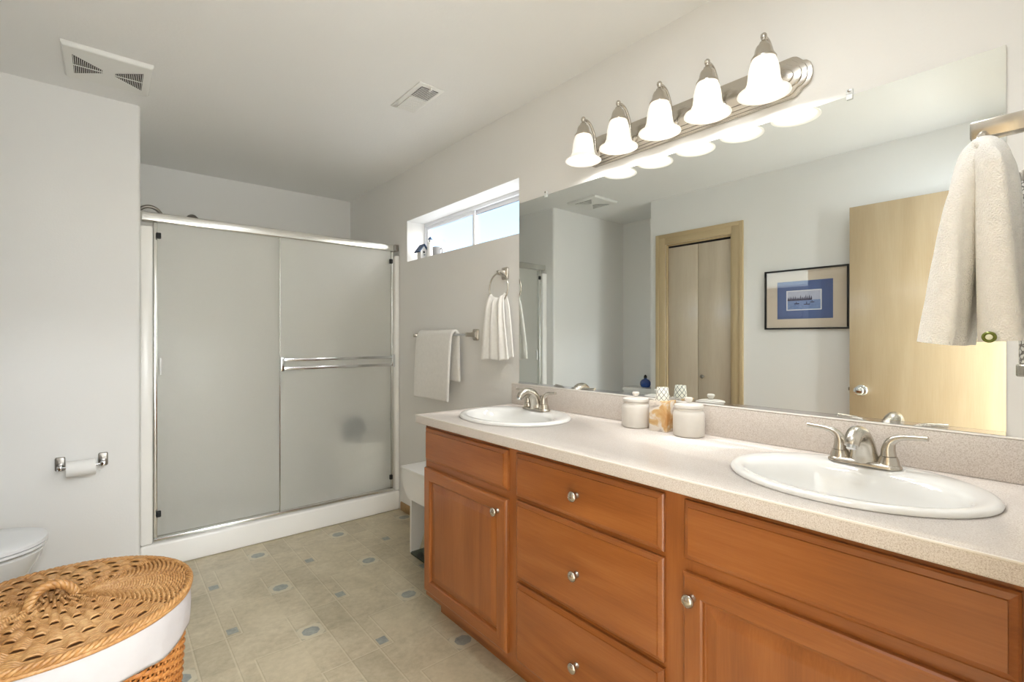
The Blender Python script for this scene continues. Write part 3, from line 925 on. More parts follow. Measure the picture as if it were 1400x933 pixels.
# ------------------------------------------------------------------ ceiling vents
ev = thing('exhaust_fan_grille', (0.01, 2.785, HC), 'square white exhaust fan cover with a bow-tie louvre on the ceiling above the nook', 'vent')
x0, x1, y0, y1 = -0.142, 0.160, 2.632, 2.950
cxv, cyv = (x0 + x1) / 2, (y0 + y1) / 2
mb = MB()
def rr(ins, z): return [(x0 + ins, y0 + ins, z), (x1 - ins, y0 + ins, z), (x1 - ins, y1 - ins, z), (x0 + ins, y1 - ins, z)]
mb.rings([rr(0, HC - 0.0005), rr(0, HC - 0.012), rr(0.006, HC - 0.020), rr(0.020, HC - 0.022)], False, True)
mb.build('fan_cover', M['vent'], ev, bevel=0.002)
for s_ in (-1, 1):
    g = MB(); d_ = MB()
    xo, xi = cxv + s_ * 0.118, cxv + s_ * 0.022
    ho, hi = 0.092, 0.014
    d_.prism([(xo, cyv - ho), (xo, cyv + ho), (xi, cyv + hi), (xi, cyv - hi)], 'z', HC - 0.0234, HC - 0.0222)
    dd = d_.build('louvre_opening', M['dark'], ev)
    nsl = 15
    for i in range(nsl):
        tt = (i + 0.5) / nsl
        xs = lerp(xo, xi, tt); hh = lerp(ho, hi, tt)
        g.box(xs - 0.0011, xs + 0.0011, cyv - hh, cyv + hh, HC - 0.0255, HC - 0.0235)
    g.box(min(xo, xi), max(xo, xi), cyv - 0.002, cyv + 0.002, HC - 0.0258, HC - 0.0236)
    g.build('louvre_slats', M['vent'], ev)
hv = thing('ceiling_register', (1.184, 2.15, HC), 'small white metal air register on the ceiling near the window', 'vent')
x0, x1, y0, y1 = 1.118, 1.252, 1.998, 2.300
mb = MB()
mb.rings([rr(0, HC - 0.0005), rr(0, HC - 0.004), rr(0.012, HC - 0.008), rr(0.02, HC - 0.008)], False, True)
mb.build('register_frame', M['vent'], hv, bevel=0.001)
MB().box(x0 + 0.022, x1 - 0.022, y0 + 0.022, y0 + 0.128, HC - 0.0095, HC - 0.0083).build('vent_opening', M['dark'], hv)
mb = MB()
for i in range(10):
    yy = y0 + 0.027 + i * 0.0107
    mb.box(x0 + 0.022, x1 - 0.022, yy - 0.0012, yy + 0.0012, HC - 0.012, HC - 0.0097)
for i in range(10):
    yy = y0 + 0.139 + i * 0.0146
    mb.box(x0 + 0.022, x1 - 0.022, yy - 0.0062, yy + 0.0062, HC - 0.012, HC - 0.0085)
mb.build('louvre_slats', M['vent'], hv)
MB().box(1.180, 1.188, y0 + 0.006, y0 + 0.030, HC - 0.018, HC - 0.0082).build('damper_lever', M['vent'], hv)

# ------------------------------------------------------------------ toilet paper holder
ph = thing('toilet_paper_holder', (-0.09, YT, 0.64), 'chrome toilet paper holder with two square posts on the nook wall', 'toilet paper holder')
for xc in (-0.168, -0.012):
    m_ = MB()
    poly = rrect(xc, 0.646, 0.0185, 0.032, 0.007, 4)
    poly2 = rrect(xc, 0.646, 0.0165, 0.030, 0.006, 4)
    m_.rings([[(p[0], YT - 0.0005, p[1]) for p in poly], [(p[0], YT - 0.008, p[1]) for p in poly], [(p[0], YT - 0.012, p[1]) for p in poly2]], True, True)
    pl = m_.build('mounting_plate', M['nickel_dark'], ph, bevel=0.0015)
    p3, p4 = rrect(xc, 0.634, 0.0125, 0.0135, 0.004, 3), rrect(xc, 0.634, 0.009, 0.010, 0.003, 3)
    MB().rings([[(p[0], YT - 0.0125, p[1]) for p in p3], [(p[0], YT - 0.030, p[1]) for p in p4], [(p[0], YT - 0.066, p[1]) for p in p4]]).build('post', M['chrome'], pl, bevel=0.001)
MB().tube([(-0.1575, YT - 0.058, 0.634), (-0.0225, YT - 0.058, 0.634)], 0.006, 14).build('roller', M['chrome'], ph, smooth=True)
m_ = MB()
m_.lathe([(0.019, 0.0), (0.036, 0.0), (0.0365, 0.002), (0.0365, 0.104), (0.036, 0.106), (0.019, 0.106)], (-0.144, YT - 0.058, 0.626), 'x', 40, cap0=False, cap1=False)
tp = tag(m_.build('toilet_paper_roll', M['paper'], loc=(-0.09, YT - 0.058, 0.626), smooth=True), 'white toilet paper roll on the chrome holder', 'toilet paper')
MB().lathe([(0.0185, 0.001), (0.0185, 0.105), (0.0175, 0.105), (0.0175, 0.001)], (-0.144, YT - 0.058, 0.626), 'x', 30, cap0=False, cap1=False).build('cardboard_core', M['card'], tp, smooth=True)

# ------------------------------------------------------------------ towel bar and towels on the window wall
def wall_post(mbx, y, z, x_end):
    """square bell post standing off the vanity wall"""
    R = []
    for (x, h, v) in ((W - 0.0005, 0.026, 0.033), (W - 0.008, 0.026, 0.033), (W - 0.013, 0.022, 0.028), (W - 0.020, 0.013, 0.016), (W - 0.040, 0.010, 0.012), (x_end, 0.010, 0.012)):
        R.append([(x, p[0], p[1]) for p in rrect(y, z, h, v, min(h, v) * 0.3, 3)])
    return mbx.rings(R)
tb = thing('towel_bar', (W, 2.58, 1.264), 'chrome towel bar on the wall under the transom window', 'towel bar')
for yy in (2.272, 2.885):
    wall_post(MB(), yy, 1.264, W - 0.072).build('post', M['nickel'], tb, bevel=0.001)
MB().box(W - 0.0665, W - 0.0535, 2.283, 2.874, 1.2575, 1.2705).build('bar', M['chrome'], tb, bevel=0.002)

def sheet(name, prof, y0f, y1f, wob, mat, loc, label, cat, group=None, ny=26, solid=0.012, parent=None):
    """cloth: prof = list of (x, z) points along the length, spread in Y; wob(s, t) gives an x offset"""
    P = smoothpath([(p[0], 0, p[1]) for p in prof], 6)
    k = len(P)
    R = []
    for i, p in enumerate(P):
        s = i / (k - 1)
        row = []
        for j in range(ny + 1):
            tt = j / ny
            row.append((p.x + wob(s, tt), lerp(y0f(s), y1f(s), tt), p.z + 0.004 * sin(3.0 * tt + 6 * s)))
        R.append(row)
    m_ = MB()
    m_.rings(R, False, False, closed=False)
    o = m_.build(name, mat, parent, loc=loc, smooth=True, angle=180, solid=solid, subsurf=1)
    if parent is None:
        tag(o, label, cat, group)
    return o
bxx, bz = W - 0.060, 1.264
sheet('bath_towel', [(bxx - 0.030, 0.862), (bxx - 0.032, 0.95), (bxx - 0.030, 1.10), (bxx - 0.027, 1.22), (bxx - 0.020, 1.272), (bxx, 1.290), (bxx + 0.018, 1.272), (bxx + 0.022, 1.20), (bxx + 0.022, 1.08), (bxx + 0.024, 0.985)],
      lambda s: interp([0, 0.45, 0.6, 1], [2.435, 2.405, 2.398, 2.385], s), lambda s: interp([0, 0.45, 0.6, 1], [2.842, 2.815, 2.810, 2.805], s),
      lambda s, t: 0.003 * sin(5 * t + 4 * s) - (0.004 * sin(9 * t) * max(0, 0.5 - s)), M['towel'], (bxx, 2.6, 1.27), 'white bath towel folded over the chrome bar under the window', 'towel', solid=0.017)

# towel ring on the vanity wall beside the mirror
rg = thing('towel_ring', (W, 2.005, 1.590), 'round nickel towel ring on the wall beside the mirror', 'towel ring')
wall_post(MB(), 2.005, 1.590, W - 0.058).build('post', M['nickel'], rg, bevel=0.001)
RC = (W - 0.050, 2.005, 1.510); RR = 0.078
MB().tube([(RC[0], RC[1] + RR * sin(2 * pi * i / 48), RC[2] + RR * cos(2 * pi * i / 48)) for i in range(48)], 0.0042, 10, closed=True).build('ring', M['nickel'], rg, smooth=True)

def gathered(name, cx, cz, half_top, half_bot_f, half_bot_b, zf, zb, mat, label, folds=3):
    """hand towel pulled through a ring: front fall, bunch over the ring, back fall (spread along Y, facing -X)"""
    ny = 60
    x0 = RC[0]
    path = smoothpath([(x0 - 0.026, 0, zf), (x0 - 0.028, 0, zf + 0.12), (x0 - 0.026, 0, cz - 0.10), (x0 - 0.020, 0, cz - 0.02), (x0 - 0.001, 0, cz + 0.014), (x0 + 0.016, 0, cz - 0.02), (x0 + 0.022, 0, cz - 0.10), (x0 + 0.024, 0, zb + 0.1), (x0 + 0.024, 0, zb)], 8)
    k = len(path); R = []
    for i, p in enumerate(path):
        s = i / (k - 1)
        hw = interp([0, 0.25, 0.5, 0.75, 1], [half_bot_f, lerp(half_bot_f, half_top, 0.55), half_top, lerp(half_bot_b, half_top, 0.55), half_bot_b], s)
        front = s < 0.5
        down = abs(s - 0.5) * 2
        amp = 0.0075 * (1 - 0.15 * down)
        row = []
        for j in range(ny + 1):
            t = j / ny * 2 - 1
            ww = sin(folds * pi * t + 0.6) * amp * (1 if front else 0.4)
            band = 0.0015 if (front and (0.10 < s < 0.12 or 0.15 < s < 0.165)) else 0
            # the ring's lower arc: the cloth follows it
            arc = RR - sqrt(max(0, RR * RR - (t * half_top) ** 2))
            lift = arc * max(0, 1 - down * 1.3)
            row.append((p.x - ww + band, cx + t * hw + 0.004 * sin(7 * t + 5 * s), p.z + lift + (0.004 * sin(5 * t) if s < 0.02 or s > 0.98 else 0)))
        R.append(row)
    m_ = MB(); m_.rings(R, False, False, closed=False)
    return tag(m_.build(name, mat, loc=(x0, cx, cz), smooth=True, angle=180, solid=0.008, subsurf=1), label, 'towel', None)
gathered('hand_towel', 2.012, RC[2] - RR + 0.010, 0.058, 0.112, 0.095, 1.130, 1.140, M['towel'], 'white hand towel gathered through the round ring beside the mirror')

# ------------------------------------------------------------------ window sill ornaments
hs = WZ0
bh_ = thing('birdhouse', (1.705, 3.018, hs), 'tiny white birdhouse with a navy blue roof on the window sill', 'ornament')
cx_, cy_ = 1.705, 3.018
MB().prism([(cx_ - 0.024, hs + 0.006), (cx_ + 0.024, hs + 0.006), (cx_ + 0.024, hs + 0.070), (cx_, hs + 0.104), (cx_ - 0.024, hs + 0.070)], 'y', cy_ - 0.026, cy_ + 0.026).build('house_body', M['white_paint'], bh_)
MB().box(cx_ - 0.034, cx_ + 0.034, cy_ - 0.036, cy_ + 0.036, hs + 0.0003, hs + 0.0058).build('house_base', M['white_paint'], bh_, bevel=0.001)
for s_ in (-1, 1):
    MB().prism([(cx_ + s_ * 0.0005, hs + 0.1055), (cx_ + s_ * 0.0005, hs + 0.1175), (cx_ + s_ * 0.043, hs + 0.062), (cx_ + s_ * 0.037, hs + 0.056)], 'y', cy_ - 0.036, cy_ + 0.036).build('roof_slope', M['navy'], bh_)
MB().lathe([(0.008, 0), (0.008, -0.0012), (0.001, -0.0013)], (cx_, cy_ - 0.0262, hs + 0.060), 'y', 18).build('entry_hole', M['black'], bh_)
MB().tube([(cx_, cy_ - 0.0262, hs + 0.040), (cx_, cy_ - 0.042, hs + 0.040)], 0.0025, 8).build('perch', M['navy'], bh_)
mg = thing('grey_mug', (1.728, 2.845, hs), 'small grey mug on the window sill in front of the glass', 'mug')
MB().lathe([(0.030, 0.0005), (0.033, 0.003), (0.034, 0.02), (0.036, 0.072), (0.037, 0.074), (0.035, 0.074), (0.033, 0.066), (0.031, 0.01), (0.002, 0.008)], (1.728, 2.845, hs), 'z', 36).build('mug_body', M['mug'], mg, smooth=True)
MB().tube(smoothpath([(1.728, 2.8085, hs + 0.060), (1.728, 2.792, hs + 0.058), (1.728, 2.784, hs + 0.042), (1.728, 2.792, hs + 0.026), (1.728, 2.8090, hs + 0.022)]), 0.0045, 10).build('mug_handle', M['mug'], mg, smooth=True)
cn = thing('lighthouse_ornament', (1.735, 2.958, hs), 'slim white lighthouse ornament between the birdhouse and the mug', 'ornament')
MB().lathe([(0.034, 0.0005), (0.033, 0.006), (0.017, 0.118), (0.020, 0.120), (0.020, 0.125)], (1.735, 2.958, hs), 'z', 28).build('tower', M['white_paint'], cn, smooth=True)
MB().lathe([(0.010, 0.1255), (0.010, 0.146)], (1.735, 2.958, hs), 'z', 18).build('lantern', M['mug'], cn, smooth=True)
MB().lathe([(0.016, 0.1465), (0.003, 0.166)], (1.735, 2.958, hs), 'z', 20).build('lantern_roof', M['navy'], cn, smooth=True)

# ------------------------------------------------------------------ near towel ring, towel and sconce on the end wall
RX = 1.06
nr = thing('towel_ring', (RX, YE, 1.57), 'square-armed nickel towel ring close to the camera at the right edge', 'towel ring')
MB().prism(rrect(RX, 1.570, 0.024, 0.024, 0.005, 3), 'y', YE + 0.0005, YE + 0.010).build('mounting_plate', M['nickel'], nr, bevel=0.002)
MB().box(RX - 0.012, RX + 0.012, YE + 0.0105, 0.121, 1.556, 1.584).build('post', M['nickel'], nr, bevel=0.003)
NR = 0.030; NC = (RX, 0.106, 1.556 - NR + 0.0065)
ring_pts = [(NC[0] + NR * sin(2 * pi * i / 40), NC[1], NC[2] + NR * cos(2 * pi * i / 40)) for i in range(40)]
MB().tube(ring_pts, 0.0065, 10, closed=True).build('ring', M['nickel'], nr, smooth=True)
def near_towel():
    """towel bunched through the ring: seen on its edge, one fall each side of the ring plane"""
    path = smoothpath([(0, 0.149, 1.234), (0, 0.141, 1.30), (0, 0.134, 1.37), (0, 0.128, 1.44), (0, 0.123, 1.49), (0, 0.117, 1.526), (0, 0.106, 1.538), (0, 0.095, 1.526), (0, 0.089, 1.49), (0, 0.086, 1.42), (0, 0.083, 1.33), (0, 0.079, 1.238)], 8)
    k = len(path); R = []; n = 44
    for i, p in enumerate(path):
        s = i / (k - 1)
        hx = interp([0, 0.12, 0.3, 0.45, 0.5, 0.55, 0.7, 1], [0.105, 0.098, 0.075, 0.050, 0.042, 0.050, 0.078, 0.10], s)
        hy = interp([0, 0.06, 0.2, 0.35, 0.45, 0.5, 0.55, 0.7, 1], [0.0255, 0.025, 0.022, 0.017, 0.0125, 0.011, 0.0125, 0.019, 0.026], s)
        a = path[max(0, i - 1)]; b = path[min(k - 1, i + 1)]
        T = (b - a).normalized()
        Nn = Vector((0, -T.z, T.y))
        row = []
        for j in range(n):
            an = 2 * pi * j / n
            c_, s_ = cos(an), sin(an)
            ex = (abs(c_) ** 0.6) * (1 if c_ > 0 else -1) * hx
            ey = (abs(s_) ** 0.7) * (1 if s_ > 0 else -1) * hy
            ey += 0.004 * sin(ex * 110 + 2.2 * s) * min(1, abs(c_) * 2 + 0.2)
            row.append(Vector((RX + ex, 0, 0)) + p + Nn * ey - Vector((0, 0, 0)))
        R.append(row)
    m_ = MB(); m_.rings(R, True, True)
    return m_.build('hand_towel', M['towel'], loc=(RX, 0.106, 1.40), smooth=True, angle=70)
nt = tag(near_towel(), 'big white terry hand towel hanging at the right edge over the nearest basin', 'towel')
bt = MB()
BTX = RX - 0.106
bt.lathe([(0.0080, 0), (0.0080, -0.003), (0.006, -0.0045), (0.0045, -0.003), (0.001, -0.003)], (BTX + 0.004, 0.090, 1.244), 'x', 22)
sct = thing('wall_sconce', (1.25, YE, 1.17), 'nickel wall sconce with a sparkling lattice shade half hidden by the near towel', 'sconce')
scx, scy = 1.25, 0.0575
MB().lathe([(0.024, 1.174), (0.026, 1.176), (0.026, 1.194), (0.024, 1.196)], (scx, scy, 0), 'z', 28).build('base_cup', M['nickel'], sct, smooth=True)
MB().lathe([(0.0225, 1.1965), (0.0225, 1.520)], (scx, scy, 0), 'z', 28).build('lattice_shade', M['bling'], sct, smooth=True)
MB().lathe([(0.023, 1.5205), (0.0235, 1.524), (0.0235, 1.536), (0.020, 1.540)], (scx, scy, 0), 'z', 28).build('top_cap', M['nickel'], sct, smooth=True)
MB().box(scx - 0.02, scx + 0.02, YE + 0.0005, YE + 0.006, 1.30, 1.40).build('wall_bracket', M['nickel'], sct, bevel=0.001)

# ------------------------------------------------------------------ picture on the left wall (seen in the mirror)
pc = thing('framed_picture', (XL, 1.243, 1.31), 'black framed lake print with blue and beige mats on the wall by the door', 'picture')
py0, py1, pz0, pz1 = 0.984, 1.501, 1.306, 1.721
def pframe(mbx, y0, y1, z0, z1, w, x0, x1):
    return mbx.box(x0, x1, y0, y1, z0, z0 + w).box(x0, x1, y0, y1, z1 - w, z1).box(x0, x1, y0, y0 + w, z0 + w, z1 - w).box(x0, x1, y1 - w, y1, z0 + w, z1 - w)
pframe(MB(), py0, py1, pz0, pz1, 0.011, XL + 0.0005, XL + 0.020).build('frame', M['picture_black'], pc, bevel=0.001)
MB().box(XL + 0.001, XL + 0.006, py0 + 0.011, py1 - 0.011, pz0 + 0.011, pz1 - 0.011).build('beige_mat', M['mat_beige'], pc)
MB().box(XL + 0.0062, XL + 0.0075, 1.075, 1.418, 1.378, 1.638).build('blue_mat', M['mat_blue'], pc)
pr = MB().box(XL + 0.0077, XL + 0.0083, 1.140, 1.358, 1.436, 1.574).build('art_print', M['print_white'], pc)
m_ = MB()
xq = XL + 0.0085
def flat(pts, mi, dx):
    b = len(m_.v)
    m_.v += [(xq + dx, p[0], p[1]) for p in pts]
    m_.f.append(tuple(range(b, b + len(pts)))); m_.mi.append(mi)
flat([(1.147, 1.505), (1.351, 1.505), (1.351, 1.567), (1.147, 1.567)], 0, 0)
flat([(1.147, 1.443), (1.351, 1.443), (1.351, 1.505), (1.147, 1.505)], 1, 0)
# a ragged row of conifers along the far shore
tx = 1.350
pts = [(1.350, 1.503)]
random.seed(3)
while tx > 1.205:
    hgt = random.uniform(0.024, 0.040)
    pts += [(tx, 1.512), (tx - 0.005, 1.503 + hgt), (tx - 0.010, 1.514)]
    tx -= 0.011
pts += [(1.200, 1.503)]
flat(pts, 2, 0.0003)
for (yc, zc, sc_) in ((1.292, 1.484, 1.0), (1.228, 1.478, 1.2), (1.196, 1.492, 0.8)):
    flat([(yc - 0.018 * sc_, zc), (yc + 0.018 * sc_, zc), (yc + 0.013 * sc_, zc - 0.006), (yc - 0.013 * sc_, zc - 0.006)], 2, 0.0004)
    flat([(yc - 0.001, zc), (yc + 0.006 * sc_, zc + 0.002), (yc + 0.001, zc + 0.016 * sc_)], 2, 0.0004)
m_.build('lake_scene', [M['print_sky'], M['print_water'], M['print_dark']], pr)
MB().box(XL + 0.0120, XL + 0.0135, py0 + 0.011, py1 - 0.011, pz0 + 0.011, pz1 - 0.011).build('picture_glazing', M['picture_glass'], pc)

# ------------------------------------------------------------------ toilet in the nook
TYc = 2.775
to = thing('toilet', (-0.55, TYc, 0), 'white toilet with its lid closed in the nook left of the wicker hamper', 'toilet')
def eggring(cxf, back, front, hw, z, n=48):
    """outline in X (long axis, front toward +X) and Y"""
    out = []
    for j in range(n):
        a = 2 * pi * j / n
        c_, s_ = cos(a), sin(a)
        x = cxf + (front if c_ > 0 else back) * (abs(c_) ** 0.9) * (1 if c_ > 0 else -1)
        out.append((x, TYc + hw * (abs(s_) ** 0.85) * (1 if s_ > 0 else -1), z))
    return out
bw = MB()
bw.rings([eggring(-0.50, 0.20, 0.16, 0.105, 0.0005), eggring(-0.50, 0.20, 0.16, 0.105, 0.02), eggring(-0.49, 0.20, 0.15, 0.095, 0.10), eggring(-0.47, 0.21, 0.17, 0.105, 0.20), eggring(-0.46, 0.22, 0.225, 0.140, 0.30), eggring(-0.452, 0.22, 0.250, 0.170, 0.36), eggring(-0.452, 0.22, 0.256, 0.178, 0.388), eggring(-0.452, 0.21, 0.246, 0.170, 0.395)])
bw.build('bowl', M['porcelain'], to, smooth=True, angle=60)
MB().rings([eggring(-0.452, 0.215, 0.262, 0.186, 0.404), eggring(-0.452, 0.215, 0.266, 0.190, 0.408), eggring(-0.452, 0.215, 0.265, 0.189, 0.417)]).build('seat', M['plastic'], to, smooth=True, angle=50)
MB().rings([eggring(-0.452, 0.22, 0.262, 0.186, 0.4190), eggring(-0.452, 0.22, 0.267, 0.191, 0.422), eggring(-0.452, 0.22, 0.265, 0.189, 0.434), eggring(-0.452, 0.21, 0.252, 0.176, 0.440), eggring(-0.452, 0.17, 0.18, 0.12, 0.442)]).build('seat_lid', M['plastic'], to, smooth=True, angle=50)
for bx_, by_ in ((-0.255, -0.085), (-0.255, 0.085), (-0.60, -0.13), (-0.60, 0.13)):
    MB().box(bx_ - 0.015, bx_ + 0.015, TYc + by_ - 0.008, TYc + by_ + 0.008, 0.3952, 0.4038).build('seat_bumper', M['plastic'], to)
tk = MB()
def rb(z, hx, hy): return [(p[0], p[1], z) for p in rrect(-0.785, TYc, hx, hy, 0.03, 5)]
tk.rings([rb(0.400, 0.070, 0.185), rb(0.42, 0.085, 0.205), rb(0.725, 0.098, 0.225)])
tk.build('tank', M['porcelain'], to, smooth=True, angle=50)
MB().rings([rb(0.7265, 0.104, 0.232), rb(0.750, 0.104, 0.232), rb(0.762, 0.096, 0.224)]).build('tank_lid', M['porcelain'], to, smooth=True, angle=50)
MB().box(-0.684, -0.672, TYc - 0.185, TYc - 0.165, 0.660, 0.680).box(-0.672, -0.664, TYc - 0.185, TYc - 0.105, 0.664, 0.676).build('flush_lever', M['chrome'], to, bevel=0.002)
bb = thing('blue_bottle', (-0.78, 2.79, 0.762), 'round cobalt blue glass bottle with a black stopper on the toilet tank', 'bottle')
MB().lathe([(0.028, 0.0008), (0.042, 0.006), (0.052, 0.030), (0.050, 0.055), (0.036, 0.075), (0.016, 0.084), (0.013, 0.092)], (-0.78, 2.79, 0.762), 'z', 36).build('bottle_body', M['blue_glass'], bb, smooth=True)
MB().lathe([(0.012, 0.0925), (0.017, 0.098), (0.014, 0.112), (0.004, 0.125)], (-0.78, 2.79, 0.762), 'z', 24).build('stopper', M['black'], bb, smooth=True)

# ------------------------------------------------------------------ white stool and bathroom scale beside the vanity
sl = thing('white_stool', (1.48, 2.28, 0), 'low white wooden stool against the wall past the end of the vanity', 'stool')
ys0, ys1 = 1.99, 2.615
MB().box(1.332, W - 0.015, ys0, ys1, 0.476, 0.490).build('seat', M['white_paint'], sl, bevel=0.003)
# long apron, its two ends swept in a curve down to the leg
apr = [(ys1 - 0.006, 0.4755), (ys1 - 0.006, 0.43), (ys1 - 0.022, 0.385), (ys1 - 0.055, 0.338), (ys1 - 0.09, 0.316), (ys0 + 0.09, 0.316), (ys0 + 0.055, 0.338), (ys0 + 0.022, 0.385), (ys0 + 0.006, 0.43), (ys0 + 0.006, 0.4755)]
for xa_ in (1.338, W - 0.036):
    MB().prism(apr, 'x', xa_, xa_ + 0.015).build('apron', M['white_paint'], sl)
for yl in (ys1 - 0.095, ys0 + 0.075):
    leg = [(1.3535, 0.475), (1.3535, 0.0005), (1.405, 0.0005), (1.44, 0.10), (1.47, 0.15), (1.50, 0.15), (1.53, 0.10), (1.565, 0.0005), (W - 0.037, 0.0005), (W - 0.037, 0.475)]
    MB().prism(leg, 'y', yl, yl + 0.016).build('leg', M['white_paint'], sl)
bsq = thing('bathroom_scale', (1.47, 2.33, 0), 'dark glass bathroom scale on the floor by the white stool leg', 'scale')
MB().prism(rrect(1.470, 2.330, 0.148, 0.150, 0.015, 4), 'z', 0.020, 0.027).build('glass_platform', M['scale_glass'], bsq)
MB().box(1.40, 1.56, 2.25, 2.41, 0.008, 0.019).build('sensor_box', M['dark'], bsq, bevel=0.003)
for dx in (-0.10, 0.10):
    for dy in (-0.115, 0.115):
        MB().lathe([(0.018, 0.0005), (0.018, 0.008), (0.012, 0.0195)], (1.470 + dx, 2.33 + dy, 0), 'z', 16).build('foot', M['black'], bsq, smooth=True)

# ------------------------------------------------------------------ wicker hamper
HX, HY = -0.098, 1.590
ham = thing('laundry_hamper', (HX, HY, 0), 'round lidded wicker laundry hamper with a white cloth liner', 'hamper')
def weave_rows(rows, nst, seg, amp, group, flat=0.8, sides=5):
    """rows: list of (cx, cy, z, a, b, radius, outward_slope). Each row is a strand going over and under nst stakes."""
    m_ = MB()
    for i, (cx, cy, z, a, b, rad, nz) in enumerate(rows):
        ph_ = pi * ((i // group) % 2)
        pts = []
        for j in range(seg):
            th = 2 * pi * j / seg
            if group > 1:
                # lid: single fine strands round the two tips, broad bundles on the sides
                tip = min(abs(th), abs(th - pi), abs(th - 2 * pi)) < 10.0 * pi / nst + 1e-6
                if tip:
                    w = sin(th * nst / 2 * 3 + pi * (i % 2)) * 0.6
                else:
                    w = sin(th * nst / 2 + ph_)
                w = max(-0.35, min(1, w * 1.4)) * amp
            else:
                w = max(-1, min(1, sin(th * nst / 2 + ph_) * 1.5)) * amp
            pts.append((cx + (a + w * (1 - nz)) * cos(th), cy + (b + w * (1 - nz)) * sin(th), z + w * nz))
        # lightweight tube
        R = []
        for j in range(seg):
            th = 2 * pi * j / seg
            p = pts[j]
            o_ = Vector((cos(th) * b, sin(th) * a, 0)).normalized()
            ring = []
            for q in range(sides):
                al = 2 * pi * q / sides
                rr_ = rad if not callable(rad) else rad(th)
                ring.append((p[0] + o_.x * cos(al) * rr_ * (1 if nz else flat), p[1] + o_.y * cos(al) * rr_ * (1 if nz else flat), p[2] + sin(al) * (rr_ if not nz else min(rr_, 0.0036))))
            R.append(ring)
        m_.rings(R, loop=True)
    return m_
# body
rows = []
nb = 58
for i in range(nb):
    t = i / (nb - 1)
    z = lerp(0.010, 0.560, t)
    k = lerp(0.84, 0.975, t ** 0.8)
    rows.append((HX, HY, z, 0.277 * k * 0.97, 0.262 * k * 0.97, 0.0050, 0))
weave_rows(rows, 66, 264, 0.0040, 1).build('basket_body', M['wicker_body'], ham, smooth=True, angle=80)
m_ = MB()
R = []
for (z, k) in ((0.002, 0.80), (0.003, 0.80), (0.28, 0.89), (0.56, 0.935)):
    R.append(ellipse(HX, HY, z, 0.277 * k * 0.97, 0.262 * k * 0.97, 72))
m_.rings(R, True, True)
m_.build('basket_lining', M['wicker_dark'], ham, smooth=True)
m_ = MB()
for j in range(66):
    th = 2 * pi * (j + 0.5) / 66
    pts = []
    for t in (0, 0.25, 0.5, 0.75, 1.0):
        z = lerp(0.003, 0.56, t); k = lerp(0.84, 0.975, t ** 0.8) * 0.97
        pts.append((HX + 0.277 * k * cos(th), HY + 0.262 * k * sin(th), z))
    m_.tube(pts, 0.003, 6)
m_.build('stakes', M['wicker_body'], ham, smooth=True)
# cloth liner folded over the rim
m_ = MB(); R = []
nl = 160
levels = [(0.566, 0.935), (0.584, 0.955), (0.588, 0.972), (0.582, 0.984), (0.562, 0.992), (0.540, 0.996), (0.515, 0.992), (0.497, 0.986), (0.489, 0.982), (0.491, 0.974)]
for li, (z, k) in enumerate(levels):
    ring = []
    for j in range(nl):
        th = 2 * pi * j / nl
        lowness = max(0, (0.56 - z) / 0.09)
        kk = k + 0.006 * lowness * sin(9 * th + 1.3) + 0.004 * lowness * sin(23 * th)
        zz_ = z + lowness * (0.010 * sin(3 * th + 0.5) + 0.004 * sin(11 * th))
        ring.append((HX + 0.277 * kk * cos(th), HY + 0.262 * kk * sin(th), zz_))
    R.append(ring)
m_.rings(R, False, False)
m_.build('cloth_liner', M['cloth'], ham, smooth=True, angle=180)
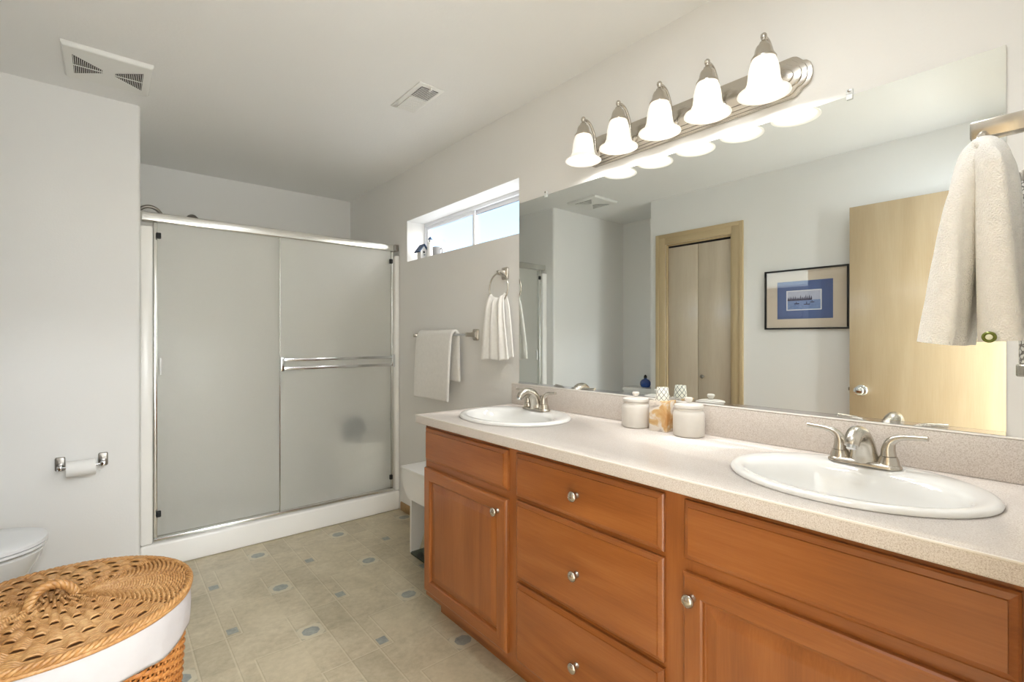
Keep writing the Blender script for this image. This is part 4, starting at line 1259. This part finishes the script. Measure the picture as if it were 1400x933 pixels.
# lid: strands looped round a long central spine, tight at the tips and broad at the sides
lid = thing('x', (0, 0, 0), 'x', 'x'); bpy.data.objects.remove(lid)
LZ = 0.595
rows = []
nr_ = 40
A0, A1, B1 = 0.045, 0.268, 0.253
for i in range(nr_):
    t = (i + 0.6) / nr_
    a = lerp(A0, A1, t); b = B1 * t
    z = LZ + 0.016 * (1 - t * t)
    sa = (A1 - A0) / nr_; sb = B1 / nr_
    def rad(th, sa=sa, sb=sb):
        return 0.47 * (sa + (sb - sa) * abs(sin(th)) ** 1.2) + 0.0004
    rows.append((HX, HY, z, a, b, rad, 1))
lidm = weave_rows(rows, 48, 480, 0.0058, 6, 1.0, 6)
lo_ = lidm.build('lid', M['wicker_lid'], ham, smooth=True, angle=80)
m_ = MB()
m_.rings([ellipse(HX, HY, LZ - 0.004, A1, B1, 72), ellipse(HX, HY, LZ - 0.0005, A1 - 0.003, B1 - 0.003, 72), ellipse(HX, HY, LZ + 0.0080, 0.193, 0.17, 72), ellipse(HX, HY, LZ + 0.0130, 0.11, 0.085, 72)])
m_.build('lid_backing', M['wicker_dark'], lo_, smooth=True)
# braided rim
m_ = MB()
for q in range(3):
    pts = []
    sg = 300
    for j in range(sg):
        th = 2 * pi * j / sg
        tw = 2 * pi * q / 3 + 40 * th
        pts.append((HX + (0.272 + 0.0045 * cos(tw)) * cos(th), HY + (0.257 + 0.0045 * cos(tw)) * sin(th), LZ + 0.001 + 0.0050 * sin(tw)))
    m_.tube(pts, 0.0046, 6, closed=True)
m_.tube([(HX + 0.273 * cos(2 * pi * j / 120), HY + 0.258 * sin(2 * pi * j / 120), LZ - 0.010) for j in range(120)], 0.0055, 8, closed=True)
m_.build('lid_rim', M['wicker_lid'], lo_, smooth=True, angle=80)
# twisted handle loop
arch = smoothpath([(HX - 0.042, HY - 0.012, LZ + 0.012), (HX - 0.037, HY - 0.010, LZ + 0.036), (HX - 0.022, HY - 0.005, LZ + 0.055), (HX + 0.001, HY, LZ + 0.060), (HX + 0.024, HY + 0.005, LZ + 0.048), (HX + 0.037, HY + 0.010, LZ + 0.028), (HX + 0.039, HY + 0.012, LZ + 0.010)], 10)
m_ = MB()
k = len(arch)
for q in range(4):
    pts = []
    for i, p in enumerate(arch):
        T = (arch[min(k - 1, i + 1)] - arch[max(0, i - 1)]).normalized()
        N = Vector((0, 1, 0)); B = T.cross(N)
        tw = 2 * pi * q / 4 + i * 0.34
        pts.append(p + (N * cos(tw) + B * sin(tw)) * 0.0058)
    m_.tube(pts, 0.0060, 7)
m_.build('lid_handle', M['wicker_lid'], lo_, smooth=True, angle=80)

# button sewn into the near towel's hem
bto = bt.build('towel_button', [M['button']], nt, smooth=True)
MB().lathe([(0.0040, -0.0032), (0.0036, -0.0046), (0.001, -0.0050)], (BTX + 0.004, 0.090, 1.244), 'x', 16).build('button_centre', M['button_white'], bto, smooth=True)
for o in bpy.data.objects:
    if o.type == 'MESH' and not o.data.materials:
        o.data.materials.append(M['white_paint'])
